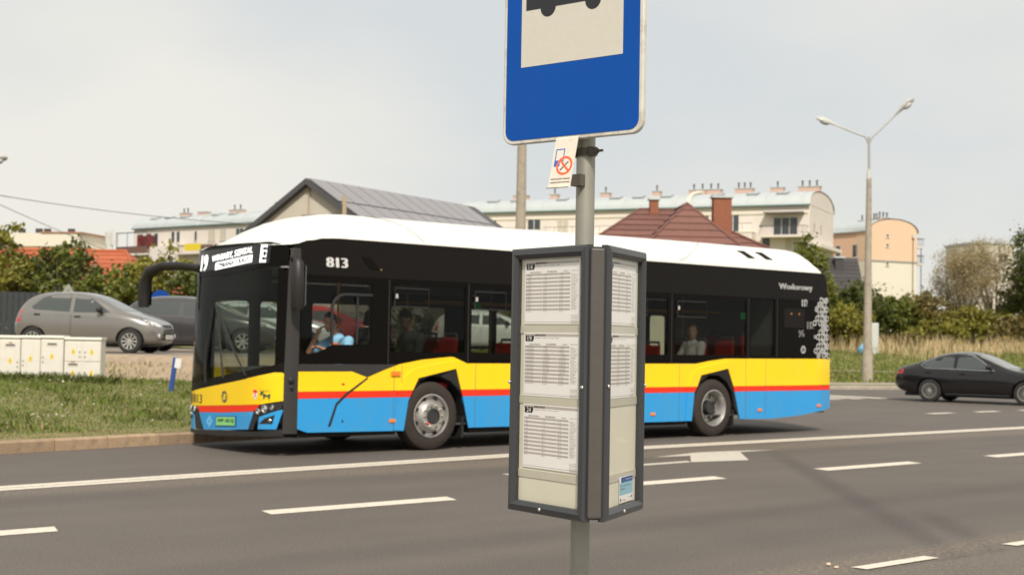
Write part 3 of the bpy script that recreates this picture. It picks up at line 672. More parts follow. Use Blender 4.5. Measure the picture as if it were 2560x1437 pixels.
GLD = glass('door_glass', (.84, .87, .84), .25)
for i, lp in enumerate(FW): bpart('door_window' if i in (0, 1, 4, 5, 8, 9) else 'far_window', [lp], fside, GLD if i in (0, 1, 4, 5, 8, 9) else GLS, .6, .004, off=-.012)
m = MB()   # sliding pane frame of the driver's window
arc = [(1.0, 1.465), (1.0, 1.92)]+[(1.0+.2-.2*math.cos(R(a)), 1.92+.2*math.sin(R(a))) for a in range(15, 91, 15)]+[(1.40, 2.12), (1.63, 2.12)]
m.tube([side(*p, .006) for p in arc], .024, 6); m.tube([side(1.40, 1.47, .004), side(1.40, 2.12, .004)], .017, 6); m.build('sliding_pane_frame', B_RUB, bus)
m = MB()
for x, z0, z1 in ((1.92, 1.2, 2.36), (3.31, 1.22, 2.36), (4.80, 1.22, 2.36), (6.28, 1.22, 2.36), (7.55, 1.22, 2.36), (9.475, 1.31, 2.36), (10.25, 1.31, 2.36)):
    m.box(x-.006, x+.006, -.004, .002, z0+.01, z1-.01)
tag(m.build('band_joint', B_GREY, bus), kind='stuff')
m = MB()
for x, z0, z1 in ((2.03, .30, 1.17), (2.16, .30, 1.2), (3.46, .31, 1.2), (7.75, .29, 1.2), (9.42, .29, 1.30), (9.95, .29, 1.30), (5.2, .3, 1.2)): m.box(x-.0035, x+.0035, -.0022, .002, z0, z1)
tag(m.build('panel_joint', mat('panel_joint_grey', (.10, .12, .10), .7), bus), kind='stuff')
for i, (x, z) in enumerate(((2.01, .43), (7.13, .41), (9.79, .425), (11.45, .47), (5.3, .42))):
    m = MB(); m.box(x-.052, x+.052, -.014, 0, z-.024, z+.024); m.build('side_marker_light', AMB if i != 9 else REDL, bus, bevel=.006)
m = MB(); m.box(1.97, 2.13, -.022, 0, 1.035, 1.105); m.build('turn_signal', AMB, bus, bevel=.012)
m = MB(); m.ball((1.20, -.004, .935), .018, 6, sc=(1.6, .4, .7)); m.build('small_marker', REDL, bus)
m = MB(); m.box(1.19, 1.215, -.004, 0, .43, .46); m.build('flap_lock', B_RUB, bus)
# wheel arch liners
for lp in (ARF, ARR):
    cx = (lp[0][0]+lp[-1][0])/2+(-.01 if lp is ARF else -.02)
    for fn, nm, sgn_ in ((side, 'n', 1), (fside, 'f', -1)):
        m = MB(); o_ = [fn(*p) for p in lp]; q = len(lp)
        i_ = [Vector((cx+.53*math.cos(a), (.03 if sgn_ > 0 else 2.52), max(.2, .48+.56*math.sin(a)))) for a in [math.pi-math.pi*k/(q-1)*1.0 for k in range(q)]]
        d_ = [p+Vector((0, .55*sgn_, 0)) for p in i_]
        m.add(o_+i_+d_, [(k, k+1, q+k+1, q+k) for k in range(q-1)]+[(q+k, q+k+1, 2*q+k+1, 2*q+k) for k in range(q-1)]+[tuple(range(2*q, 3*q))]); m.build('wheel_arch', B_RUB, bus, 30)
        m = MB(); m.box(cx+.50, cx+.54, (.05 if sgn_ > 0 else 2.15), (.40 if sgn_ > 0 else 2.5), .16, .45); m.build('mud_flap', B_RUB, bus)
# --- front
def fp(name, pts, m_, th=.012, off=0., step=.12, par=None): return bpart(name, [pts], front, m_, step, th, par, off)
E_ = .05; F_ = 2.50
def ff(y): return .0
fp('yellow_front_mask', [(E_, .725), (.35, .668), (.8, .64), (1.25, .615), (1.8, .585), (2.10, .57), (F_, .55), (F_, .74), (2.3, .76), (1.73, .84), (1.25, .905), (.84, .962), (.33, 1.05), (.16, 1.085), (.075, 1.085), (E_, 1.06)], B_YEL)
fp('red_front_stripe', [(.485, .572), (1.25, .52), (1.94, .49), (2.02, .570), (1.25, .612), (.8, .637), (.36, .664)], B_RED)
fp('blue_front_apron', [(.61, .33), (1.2, .29), (1.80, .26), (1.955, .486), (1.25, .517), (.49, .568)], B_BLUE)
fp('blue_corner_panel', [(.40, .345), (.38, .50), (.07, .61), (E_+.01, .60), (.12, .355)], B_BLUE)
fp('blue_corner_panel', [(2.10, .25), (2.14, .43), (2.36, .52), (F_, .50), (2.42, .24)], B_BLUE)
fp('headlight_housing', [(.50, .33), (.47, .41), (.39, .495), (.08, .607), (.055, .715), (.345, .662), (.475, .567), (.60, .33)], B_RUB, off=-.006)
fp('headlight_housing', [(1.83, .255), (1.965, .487), (2.03, .568), (2.42, .548), (2.45, .525), (2.36, .525), (2.13, .435), (2.07, .25)], B_RUB, off=-.006)
for pts in ([(.38, .415), (.28, .49), (.14, .54), (.17, .425)], [(2.17, .40), (2.27, .47), (2.38, .50), (2.36, .39)]): fp('fog_light_recess', pts, B_RUB, .006, .003)
for y, z, rr in ((.285, .61, .055), (.40, .575, .04), (.175, .635, .035), (2.10, .53, .045), (2.28, .535, .04)):
    q = front(y, z, .0); m = MB(); Mq = Matrix.Translation(q) @ Vector((-1, -.25 if y < 1 else .25, 0)).to_track_quat('Z', 'Y').to_matrix().to_4x4()
    m.lathe([(rr, -.02), (rr, .008), (rr*.86, .012), (rr*.8, -.004), (rr*.3, .004), (.0001, .01)], 16, 0, Mq); m.build('headlamp', CHROME, bus, 40)
for y, z in ((.20, .465), (2.27, .45)):
    q = front(y, z, .004); m = MB(); m.ball(q, .03, 8, sc=(.5, 1, 1)); m.build('fog_lamp', CHROME, bus, 40)
fp('front_skirt', [(.48, .31), (.10, .35), (E_, .36), (E_, .27), (.7, .235), (1.4, .20), (2.1, .19), (F_, .19), (F_, .235), (2.10, .243), (1.80, .253), (1.2, .285)], B_RUB)
WSB = [(.10, 1.205), (.21, 1.172), (.66, 1.10), (1.27, 1.02), (1.74, .95), (2.30, .87), (F_, .85)]
fp('windscreen_surround', [(E_, 1.065), (.075, 1.09), (.16, 1.09), (.33, 1.055), (.84, .967), (1.25, .91), (1.73, .845), (2.3, .765), (F_, .745)]+WSB[::-1]+[(E_, 1.22)], B_CANT)
ws = fp('windscreen', [(.10, 1.208), (.21, 1.175), (.66, 1.103), (1.27, 1.023), (1.74, .953), (2.30, .873), (2.49, .855), (2.49, 2.36), (1.42, 2.36), (.52, 2.43), (.19, 2.46), (.10, 2.46)], GLF, .004, -.004)
bpart('windscreen_edge', [[(.06, 1.2), (.16, 1.185), (.17, 2.44), (.06, 2.46)]], front, B_BLK, .1, .006, off=-.003)
bpart('windscreen_edge', [[(2.40, .86), (2.495, .85), (2.495, 2.36), (2.44, 2.36)]], front, B_BLK, .1, .006, off=-.003)
hd = fp('display_header', [(.06, 2.465), (.19, 2.463), (.52, 2.433), (1.42, 2.363), (F_, 2.363), (2.50, 2.70), (2.30, 2.76), (.36, 2.785), (.20, 2.76), (.08, 2.72)], B_BLK, .02)
LED = mat('led_white', (1.0, 1.0, .98), .5, emit=1.0); LEDD = mat('led_off', (.012, .012, .012), .4)
dsp = empty('destination_display', (0, 0, 0)); dsp.parent = bus
FR = lambda o: (lambda u, v: front(2.55-u, v, o))          # u to the right as one faces the bus
def fu(y): return 2.55-y
m = MB(); skin(m, [[(.30, 2.425), (2.24, 2.505), (2.24, 2.765), (.36, 2.72)]], lambda u, v, o: front(fu(u), v, o), .15, .003, 0, True, .004); m.build('display_glass', mat('display_glass', (.008, .008, .008), .12, spec=.4), dsp)
m = MB(); text(m, '19', fu(2.10), fu(1.90), 2.44, 2.665, FR(.008), 0, .008); m.build('line_number', LED, dsp)
def shear(u, v): return front(2.55-u, v+(u-fu(1.75))*.085, .008)
m = MB(); text(m, 'WINIARY, SZPITAL', fu(1.77), fu(.69), 2.548, 2.645, shear, 0, .003); m.build('destination_text', LED, dsp)
m = MB(); skin(m, [[(fu(1.65), 2.435), (fu(.68), 2.435), (fu(.68), 2.533), (fu(1.65), 2.533)]], lambda u, v, o: front(2.55-u, v+(u-fu(1.75))*.085, .008+o), .1, 0); m.build('notice_field', LED, dsp)
m = MB(); text(m, 'ZMIANA TRASY', fu(1.60), fu(.74), 2.450, 2.518, lambda u, v: front(2.55-u, v+(u-fu(1.75))*.085, .012), 0, .007); m.build('notice_text', LEDD, dsp)
m = MB(); rect(m, fu(.50), fu(.375), 2.515, 2.745, FR(.008)); m.build('pictogram_field', LED, dsp)
m = MB(); rect(m, fu(.455), fu(.375), 2.675, 2.715, FR(.011)); rect(m, fu(.455), fu(.375), 2.545, 2.585, FR(.011)); annulus(m, fu(.41), 2.63, .0, .032, FR(.011)); m.build('pictogram', LEDD, dsp)
# decals of the front
m = MB(); text(m, '813', fu(2.17), fu(1.87), .615, .735, FR(.004), 0, .004); m.build('fleet_number', mat('decal_dark', (.05, .045, .05), .5), bus)
m = MB(); rect(m, fu(2.30), fu(2.23), .61, .735, FR(.004)); m.build('small_badge', MATS['decal_dark'], bus)
m = MB(); annulus(m, fu(1.235), .733, .058, .078, FR(.006), 0, 24, -20, 150); annulus(m, fu(1.235), .733, .058, .078, FR(.006), 0, 24, 160, 330)
annulus(m, fu(1.235)-.012, .757, .018, .042, FR(.006), 0, 14, 40, 250); annulus(m, fu(1.235)+.012, .709, .018, .042, FR(.006), 0, 14, 220, 430); m.build('maker_emblem', mat('emblem_metal', (.30, .28, .25), .3, .7), bus)
cr = empty('town_crest', (0, 0, 0)); cr.parent = bus
m = MB(); P = [(.505, .855), (.42, .855), (.42, .77), (.4625, .72), (.505, .77)]; m.add([FR(.004)(fu(a), b) for a, b in P], [(0, 1, 2, 3, 4)]); m.build('shield', DECW, cr)
m = MB(); rect(m, fu(.503), fu(.422), .815, .853, FR(.006)); rect(m, fu(.475), fu(.45), .76, .815, FR(.006)); m.build('shield_charge', B_RED, cr)
km = empty('operator_logo', (0, 0, 0)); km.parent = bus
m = MB(); text(m, 'K', fu(.36), fu(.29), .785, .845, FR(.005), 0, .006, .2); text(m, 'M', fu(.305), fu(.215), .745, .805, FR(.005), 0, .006, .2); m.build('letters', mat('logo_green', (.01, .07, .06), .5), km)
m = MB(); rect(m, fu(.385), fu(.205), .722, .727, FR(.004)); rect(m, fu(.385), fu(.205), .86, .864, FR(.004)); rect(m, fu(.385), fu(.381), .722, .864, FR(.004)); rect(m, fu(.209), fu(.205), .722, .864, FR(.004)); rect(m, fu(.28), fu(.22), .84, .85, FR(.004)); m.build('logo_border', mat('logo_line', (.45, .42, .03), .5), km)
m = MB(); m.add([FR(.004)(fu(a), b) for a, b in ((1.73, .375), (1.63, .295), (1.54, .385), (1.63, .465))], [(0, 1, 2, 3)]); m.build('hydrogen_diamond', mat('decal_pale_blue', (.16, .50, .80), .4), bus)
m = MB(); text(m, 'H', fu(1.66), fu(1.605), .355, .41, FR(.006)); m.build('hydrogen_letter', B_BLUE, bus)
npl = empty('number_plate', (0, 0, 0)); npl.parent = bus
m = MB(); skin(m, [[(fu(1.46), .322), (fu(.90), .348), (fu(.90), .49), (fu(1.46), .462)]], lambda u, v, o: front(fu(u), v, o), .1, .01, 0, True, .006); m.build('plate_holder', mat('holder_blue', (.02, .10, .28), .5), npl)
m = MB(); skin(m, [[(fu(1.43), .338), (fu(.935), .362), (fu(.935), .475), (fu(1.43), .450)]], lambda u, v, o: front(fu(u), v, o), .1, .004, 0, True, .012); m.build('plate', mat('plate_green', (.25, .62, .22), .5), npl)
m = MB(); text(m, 'WP 1813J', fu(1.39), fu(.965), .368, .428, lambda u, v: front(fu(u), v+(u-fu(1.43))*.045, .015), 0, .003); m.build('characters', mat('plate_ink', (.03, .10, .03), .5), npl)
# corner pillars
for sgn_ in (1, -1):
    m = MB(); n_ = 9; ring = []
    zs = [.30, .6, 1.0, 1.1, 1.6, 2.1, 2.4, 2.55, 2.70]
    for z in zs:
        for k in range(n_):
            y = .055*(1-k/(n_-1))**2 if k < n_-1 else 0.; y = .058*(1-(k/(n_-1)))**1.6
            x = xf(y, z) if k < n_-2 else (.50+lean(z)*.3 if k == n_-2 else .50+lean(z)*.3)
            yy = max(y, yn(.5, z) if z > 2.36 else 0)
            yy += -.012 if k < n_-1 else .03
            ring.append((x-(.012 if k < n_-2 else 0), yy if sgn_ > 0 else 2.55-yy, z))
    F = [(i*n_+k, i*n_+k+1, (i+1)*n_+k+1, (i+1)*n_+k) for i in range(len(zs)-1) for k in range(n_-1)]
    m.add(ring, F); m.build('corner_pillar', B_GREY, bus, 50)
m = MB(); q = Vector((.40, -.014, .99)); m.ball(q, .045, 8, sc=(1, .5, 1)); m.ball(q+Vector((0, -.012, -.09)), .03, 8, sc=(1, .5, 1)); tag(m.build('side_camera', B_RUB, bus, 40), kind='stuff')
# wipers
for nm, pth, bl in (('wiper', [(1.24, .98), (1.34, 1.35), (1.42, 1.60)], [(1.34, 1.22), (1.52, 1.98)]), ('wiper', [(.65, 1.03), (.95, 1.32), (1.20, 1.56)], [(.90, 1.24), (1.40, 1.80)]), ('wiper', [(1.73, .90), (1.76, 1.2), (1.74, 1.5)], [(1.82, 1.02), (1.64, 1.92)])):
    w_ = empty(nm, (0, 0, 0)); w_.parent = bus
    m = MB(); m.tube([front(y, z, .03) for y, z in pth], .013, 6); m.build('arm', B_RUB, w_); m = MB(); m.tube([front(y, z, .014) for y, z in bl], .011, 6); m.build('blade', B_RUB, w_)
# mirrors
m = MB(); m.tube([(.30, 2.34, 2.49), (.18, 2.62, 2.525), (.06, 3.0, 2.53), (.00, 3.30, 2.46), (-.01, 3.43, 2.30), (-.01, 3.46, 2.10), (.0, 3.46, 1.94)], [.06, .068, .075, .085, .092, .095, .08], 12, sq=.75)
far_m = empty('door_side_mirror', (0, 0, 0)); far_m.parent = bus; m.build('mirror_arm', mat('mirror_black', (.022, .020, .019), .45, spec=.35), far_m, 40)
m = MB(); m.prism([(.07, 3.39, 1.97), (.07, 3.53, 1.97), (.07, 3.53, 2.34), (.07, 3.39, 2.34)], (.015, 0, 0)); m.build('mirror_glass', mat('mirror_glass', (.25, .26, .27), .05, 1.), far_m)
near_m = empty('driver_side_mirror', (0, 0, 0)); near_m.parent = bus
m = MB(); m.tube([(.36, -.20, 1.89), (.35, -.20, 1.95), (.345, -.20, 2.25), (.34, -.195, 2.48), (.345, -.18, 2.535)], [.05, .085, .09, .085, .05], 14, sq=.8); m.build('mirror_housing', MATS['mirror_black'], near_m, 50)
m = MB(); m.tube([(.345, -.18, 2.50), (.37, -.06, 2.56), (.40, .04, 2.56)], .03, 8); m.build('mirror_bracket', B_RUB, near_m, 40)
m = MB(); m.box(.415, .425, -.27, -.13, 1.95, 2.46); m.build('mirror_glass', MATS['mirror_glass'], near_m)
# roof
def crown(x):
    return (.40+.05*sstep(3, 9.5, x))*sstep(.15, 1.50, x)**1.02*(1-.92*sstep(11.15, 11.80, x)**1.3)
def redge(x): return 2.865 if x > 1.2 else 2.74+.125*sstep(.28, 1.0, x)
xs = [.212, .225, .25, .29, .34, .40, .50, .65, .85, 1.1, 1.35, 1.6, 1.9, 2.5]+[3+.75*k for k in range(11)]+[10.9, 11.1, 11.25, 11.38, 11.5, 11.6, 11.67, 11.72]
m = MB(); nq = 21; P = []
for x in xs:
    lo = .05
    if x < .62:                        # the nose follows the header's curve
        for k in range(200):
            yk = .02+k*.0065
            if xf(yk, 2.78)-.012 <= x: lo = max(.045, yk); break
    if x > 11.5: lo = .05+.12*((x-11.5)/.22)**2
    zed = redge(x); cr_ = max(.004, crown(x)); nose = max(0, 2.775-zed)*(sstep(.12, .9, (1.275-lo) and .5)) if x < .6 else 0
    for k in range(nq):
        y = 1.275-(1.275-lo)*math.cos(math.pi*k/(nq-1)); w_ = abs(y-1.275)/(1.275-lo)
        base = zed+(2.785-zed)*(1-w_**6) if zed < 2.785 else zed
        P.append((x, y, base+cr_*max(0, 1-w_**4.2)**.6))
F = [(i*nq+k, (i+1)*nq+k, (i+1)*nq+k+1, i*nq+k+1) for i in range(len(xs)-1) for k in range(nq-1)]
lst = (len(xs)-1)*nq; P2 = [(11.74, P[lst+k][1], 2.70) for k in range(nq)]; F += [(lst+k, len(P)+k, len(P)+k+1, lst+k+1) for k in range(nq-1)]
m.add(P+P2, F); roof = m.build('roof', B_WHT, bus, 50)
def roofpt(x, y, o=.004):
    lo = .05; w_ = abs(y-1.275)/(1.275-lo); return Vector((x, y-o*.6, redge(x)+crown(x)*max(0, 1-w_**4.2)**.6+o))
m = MB(); m.tube([roofpt(2.53-.62*k/10, .055+.55*(k/10)**1.4, .001) for k in range(11)], .004, 4); m.build('roof_seam', B_CANT, roof)
m = MB(); m.tube([roofpt(7.78+1.1*(k/10)**.8, .055+.6*(k/10)**1.5, .001) for k in range(11)], .004, 4); m.build('roof_seam', B_CANT, roof)
for xa in (9.42, 9.90):
    m = MB(); q = [roofpt(xa, .24, .006), roofpt(xa+.20, .24, .006), roofpt(xa+.36, .115, .006), roofpt(xa+.17, .115, .006)]; m.prism([p+Vector((0, 0, 0)) for p in q], (0, -.002, .003)); m.build('roof_vent', B_BLK, roof)
m = MB(); m.prism([side(1.47, 2.64, .003), side(1.62, 2.64, .003), side(1.76, 2.475, .003), side(1.61, 2.475, .003)], (0, -.006, 0)); m.build('service_hatch', B_BLK, bus, bevel=.01)
m = MB(); m.ball(side(1.785, 2.475, .006), .011, 6); m.build('hatch_key', mat('brass', (.4, .3, .12), .4, .8), bus)
SD = lambda o: (lambda u, v: side(u, v, o))
m = MB(); text(m, '813', .915, 1.235, 2.475, 2.605, SD(.006), 0, .012); m.build('side_fleet_number', DECW, bus)
m = MB(); text(m, 'Wodorowy', 10.32, 11.26, 2.505, 2.64, SD(.006), 0, .009); m.build('hydrogen_lettering', DECG, bus)
for s_, x, z, w_ in (('H₂', 10.94, 2.245, .15), ('H₂', 11.10, 1.85, .17), ('½', 10.86, 1.70, .15)):
    m = MB(); text(m, s_.replace('₂', '2'), x, x+w_, z, z+.125, SD(.006), 0, .008); m.build('chemical_sign', DECG, bus)
m = MB(); annulus(m, 10.985, 1.475, .045, .068, SD(.006)); text(m, '0', 10.97, 11.0, 1.445, 1.505, SD(.006)); m.build('chemical_sign', DECG, bus)
m = MB(); rows = 13
for r_ in range(rows):                # honeycomb of molecules at the rear corner
    z = 1.372+r_*.0835; st = (11.40, 11.24, 11.34, 11.44, 11.28, 11.38)[r_ % 6]; off_ = (r_ % 2)*.0775
    x = REARX(z)-.115-off_; k = 0
    while x > st:
        annulus(m, x, z, .034, .051, SD(.006), n=14)
        if k % 2 == 0 and x-.155 > st-.03: rect(m, x-.115, x-.040, z+.010, z+.025, SD(.006)); rect(m, x-.115, x-.040, z-.025, z-.010, SD(.006))
        if (r_+k) % 5 == 2: annulus(m, x, z, .0, .017, SD(.006), n=8)
        if r_ < rows-1 and k % 2: m.add([SD(.006)(x+a_, z+b_) for a_, b_ in ((.018, .043), (.034, .034), (.060, .050), (.044, .060))], [(0, 1, 2, 3)])
        x -= .155; k += 1
tag(m.build('molecule_pattern', mat('decal_light', (.62, .61, .59), .5), bus), kind='stuff')
m = MB(); m.box(10.44, 11.02, -.006, 0, 1.86, 2.20); m.build('engine_grille', mat('grille_dark', (.013, .011, .010), .5, spec=.1), bus, bevel=.02)
for x in (10.62, 10.84): m = MB(); m.box(x, x+.035, -.009, -.004, 2.09, 2.125); m.build('grille_lamp', mat('grille_amber', (.40, .14, .02), .5), bus)
# rear
m = MB(); P = []
for z in (.41, .8, 1.32, 2.0, 2.4, 2.75, 2.86):
    for k in range(9):
        y = .12+(2.31)*k/8; P.append((REARX(z)-.02*abs(k-4)**2/16+.03, y, z))
m.add(P, [(i*9+k, i*9+k+1, (i+1)*9+k+1, (i+1)*9+k) for i in range(6) for k in range(8)]); m.build('rear_panel', B_BLK, bus, 40)
for sgn_ in (0, 1):
    m = MB(); P = []
    for z in (.40, .8, 1.32, 2.0, 2.4, 2.75, 2.86):
        x = REARX(z); e0 = yn(x, z)
        for a, b in ((x-.06, e0-.004), (x+.005, e0+.02), (x+.03, e0+.11), (x+.02, .14)): P.append((a, b if sgn_ == 0 else 2.55-b, z))
    m.add(P, [(i*4+k, i*4+k+1, (i+1)*4+k+1, (i+1)*4+k) for i in range(6) for k in range(3)]); m.build('rear_corner', B_RUB, bus, 50)
# underside, floor and inner ceiling
m = MB(); m.box(.55, 2.12, .08, 2.47, .24, .34); m.box(3.42, 8.0, .08, 2.47, .22, .34); m.box(9.32, 11.6, .1, 2.45, .36, .55); m.box(2.12, 3.42, .62, 1.93, .24, .34); m.box(8.0, 9.32, .62, 1.93, .30, .42); tag(m.build('underbody', B_UND, bus), kind='stuff')
m = MB(); m.box(.45, 11.7, .06, 2.49, .345, .365); m.build('cabin_floor', mat('cabin_floor', (.06, .06, .065), .7), bus)
CEIL = mat('cabin_ceiling', (.30, .29, .27), .7)
m = MB(); m.box(.30, 11.6, .06, 2.49, 2.44, 2.46); m.build('cabin_ceiling', CEIL, bus)
m = MB(); m.box(10.25, 10.29, .05, 2.5, .37, 2.42); m.build('rear_bulkhead', mat('bulkhead', (.20, .20, .20), .7), bus)
SEATR = mat('seat_red', (.42, .012, .012), .6, var=.1, vscale=20); SEATG = mat('seat_grey', (.10, .10, .10), .6); RAILY = mat('handrail_yellow', (.80, .42, .012), .4)
def seat(x, y, zb, face=-1):
    st = empty('passenger_seat', (x, y, zb)); st.parent = bus
    m = MB(); m.box(-.22, .22, -.21, .21, -.06, .02); m.build('cushion', SEATR, st, bevel=.03)
    m = MB(); m.prism([(.18*-face, -.21, .0), (.25*-face, -.21, 0), (.33*-face, -.17, .66), (.27*-face, -.17, .66)], (0, .42, 0)); m.build('backrest', SEATR, st, bevel=.04)
    m = MB(); m.tube([(.29*-face, -.16, .60), (.31*-face, -.13, .71), (.31*-face, .13, .71), (.29*-face, .16, .60)], .02, 8); m.build('grab_handle', SEATG, st, 40)
    m = MB(); m.box(-.15, .15, -.08, .08, .37-zb, -.06); m.build('pedestal', SEATG, st)
    return st
for x, y, z in ((3.02, .42, .92), (3.02, .9, .92), (4.1, .42, .85), (4.1, 2.1, .85), (7.25, .42, .85), (7.2, 2.1, .85), (8.40, .42, .92), (8.42, .92, .92), (9.60, .62, 1.05), (9.6, 1.08, 1.05), (8.4, 2.1, .92), (9.1, .42, .95)): seat(x, y, z)
for x, y in ((2.92, .95), (5.35, .75), (6.4, .75), (2.25, 1.75), (5.3, 1.9), (6.5, 1.9), (8.85, .95), (7.55, 1.6)):
    m = MB(); m.tube([(x, y, .37), (x, y, 2.43)], .018, 8); m.build('handrail', RAILY, bus, 40)
for y in (.75, 1.8): m = MB(); m.tube([(3.1, y, 2.1), (9.6, y, 2.1)], .016, 6); m.build('ceiling_rail', RAILY, bus, 40)
m = MB(); m.box(1.95, 1.99, .10, 1.25, .37, 1.25); m.build('cab_partition', SEATG, bus)
m = MB(); m.box(1.95, 1.97, .55, 1.25, 1.27, 2.25); m.build('cab_partition_glass', glass('partition_glass', (.6, .6, .58), .3), bus)
m = MB(); m.prism([(.34, .10, .6), (.34, .10, 1.02), (.55, .10, 1.13), (.85, .10, 1.15), (.95, .10, 1.0), (.95, .10, .6)], (0, 1.35, 0)); m.build('dashboard', SEATG, bus, bevel=.03)
m = MB(); m.box(.30, .60, 1.5, 2.4, .5, .86); m.build('dashboard_shelf', SEATG, bus, bevel=.02)
st_M = Matrix.Translation((1.02, .62, 1.17)) @ Matrix.Rotation(R(-28), 4, 'Y'); m = MB()
m.tube([st_M @ Vector((.22*math.cos(R(a)), .22*math.sin(R(a)), 0)) for a in range(0, 361, 20)], .015, 8, caps=False); m.tube([st_M @ Vector((0, 0, 0)), st_M @ Vector((0, 0, -.3))], .03, 8)
for a in (20, 160, 270): m.tube([st_M @ Vector((0, 0, -.02)), st_M @ Vector((.215*math.cos(R(a)), .215*math.sin(R(a)), 0))], .012, 6)
tag(m.build('steering_wheel', B_RUB, bus, 40), kind='stuff')
ds = empty('driver_seat', (1.66, .62, .88)); ds.parent = bus
m = MB(); m.box(-.28, .22, -.25, .25, -.08, .04); m.build('cushion', B_UND, ds, bevel=.04)
m = MB(); m.prism([(.16, -.23, .0), (.28, -.23, 0), (.42, -.19, .82), (.33, -.19, .82)], (0, .44, 0)); m.build('backrest', B_UND, ds, bevel=.05)
m = MB(); m.prism([(.33, -.12, .84), (.42, -.12, .84), (.44, -.12, 1.06), (.37, -.12, 1.06)], (0, .26, 0)); m.build('headrest', B_UND, ds, bevel=.04)
m = MB(); m.box(-.2, .2, -.2, .2, -.50, -.08); m.build('pedestal', B_UND, ds)
m = MB(); m.prism([(1.72, .10, 1.40), (1.80, .10, 1.40), (1.77, .10, 1.98), (1.74, .10, 2.0)], (0, .03, 0)); m.build('blue_curtain', mat('curtain_blue', (.03, .12, .45), .8), bus)
m = MB(); m.box(.24, .27, .30, 1.9, 2.10, 2.42); m.build('sun_blind', mat('sun_blind', (.006, .007, .006), .9, spec=.1), bus)
m = MB(); m.box(2.2, 4.2, .5, .9, 2.2, 2.42); m.build('ceiling_duct', SEATG, bus)
for x in (3.42, 9.28): m = MB(); m.box(x, x+.13, .014, .016, 1.98, 2.09); m.build('emergency_exit_sticker', mat('sticker_green', (.01, .20, .07), .5), bus)
# wheels
def bus_wheel(x, near, rear):
    wl = empty('wheel', (x, 0.02 if near else 2.53, .48)); wl.parent = bus; wl.rotation_euler = (R(90) if near else R(-90), 0, 0)
    # local z points outwards
    m = MB(); m.lathe([(.30, -.27), (.42, -.275), (.465, -.255), (.479, -.22), (.479, -.06), (.465, -.02), (.43, .0), (.33, .002), (.295, -.01)], 48); m.build('tyre', RUBT, wl, 40)
    m = MB()
    if not rear: m.lathe([(.297, -.012), (.305, .006), (.292, .010), (.283, -.004), (.272, -.045), (.245, -.05), (.200, .035), (.185, .05), (.115, .052), (.105, .05)], 40)
    else: m.lathe([(.297, -.012), (.305, .006), (.292, .010), (.281, -.008), (.265, -.05), (.245, -.10), (.225, -.155), (.15, -.165), (.125, -.16)], 40)
    rim = m.build('rim', STEEL, wl, 40)
    m = MB(); m.lathe([(.120, -.2), (.112, .055 if not rear else -.10), (.105, .07 if not rear else -.06), (.085, .072 if not rear else -.055), (.08, .06 if not rear else -.07), (.0001, .06 if not rear else -.07)], 24); m.build('hub_cap', DARKM, wl, 40)
    m = MB()
    for k in range(10):
        a = 2*math.pi*k/10; rr = .150 if not rear else .19; z = .05 if not rear else -.16; m.lathe([(.019, z), (.017, z+.022), (.011, z+.035), (.0001, z+.036)], 6, 0, Matrix.Translation((rr*math.cos(a), rr*math.sin(a), 0)))
    tag(m.build('wheel_nuts', mat('nut_steel', (.42, .38, .30), .4, .7, isl=.3), wl), kind='stuff')
    m = MB()
    for k in range(8):
        a = 2*math.pi*(k+.5)/8; c = Vector((.247*math.cos(a), .247*math.sin(a), -.028)) if not rear else Vector((.195*math.cos(a), .195*math.sin(a), -.150)); m.ball(c, .03, 8, sc=(1, 1, .55))
    tag(m.build('hand_holes', B_UND, wl), kind='stuff')
    if not rear: m = MB(); m.ball((-.11, -.10, .085), .018, 6); m.build('red_indicator', B_RED, wl)
for x, rr in ((2.69, False), (8.62, True)):
    for nr in (True, False): bus_wheel(x, nr, rr)
m = MB(); m.tube([(2.69, .3, .46), (2.69, 2.25, .46)], .08, 8); m.build('front_axle', B_UND, bus); m = MB(); m.tube([(8.62, .3, .48), (8.62, 2.25, .48)], .12, 8); m.build('rear_axle', B_UND, bus)
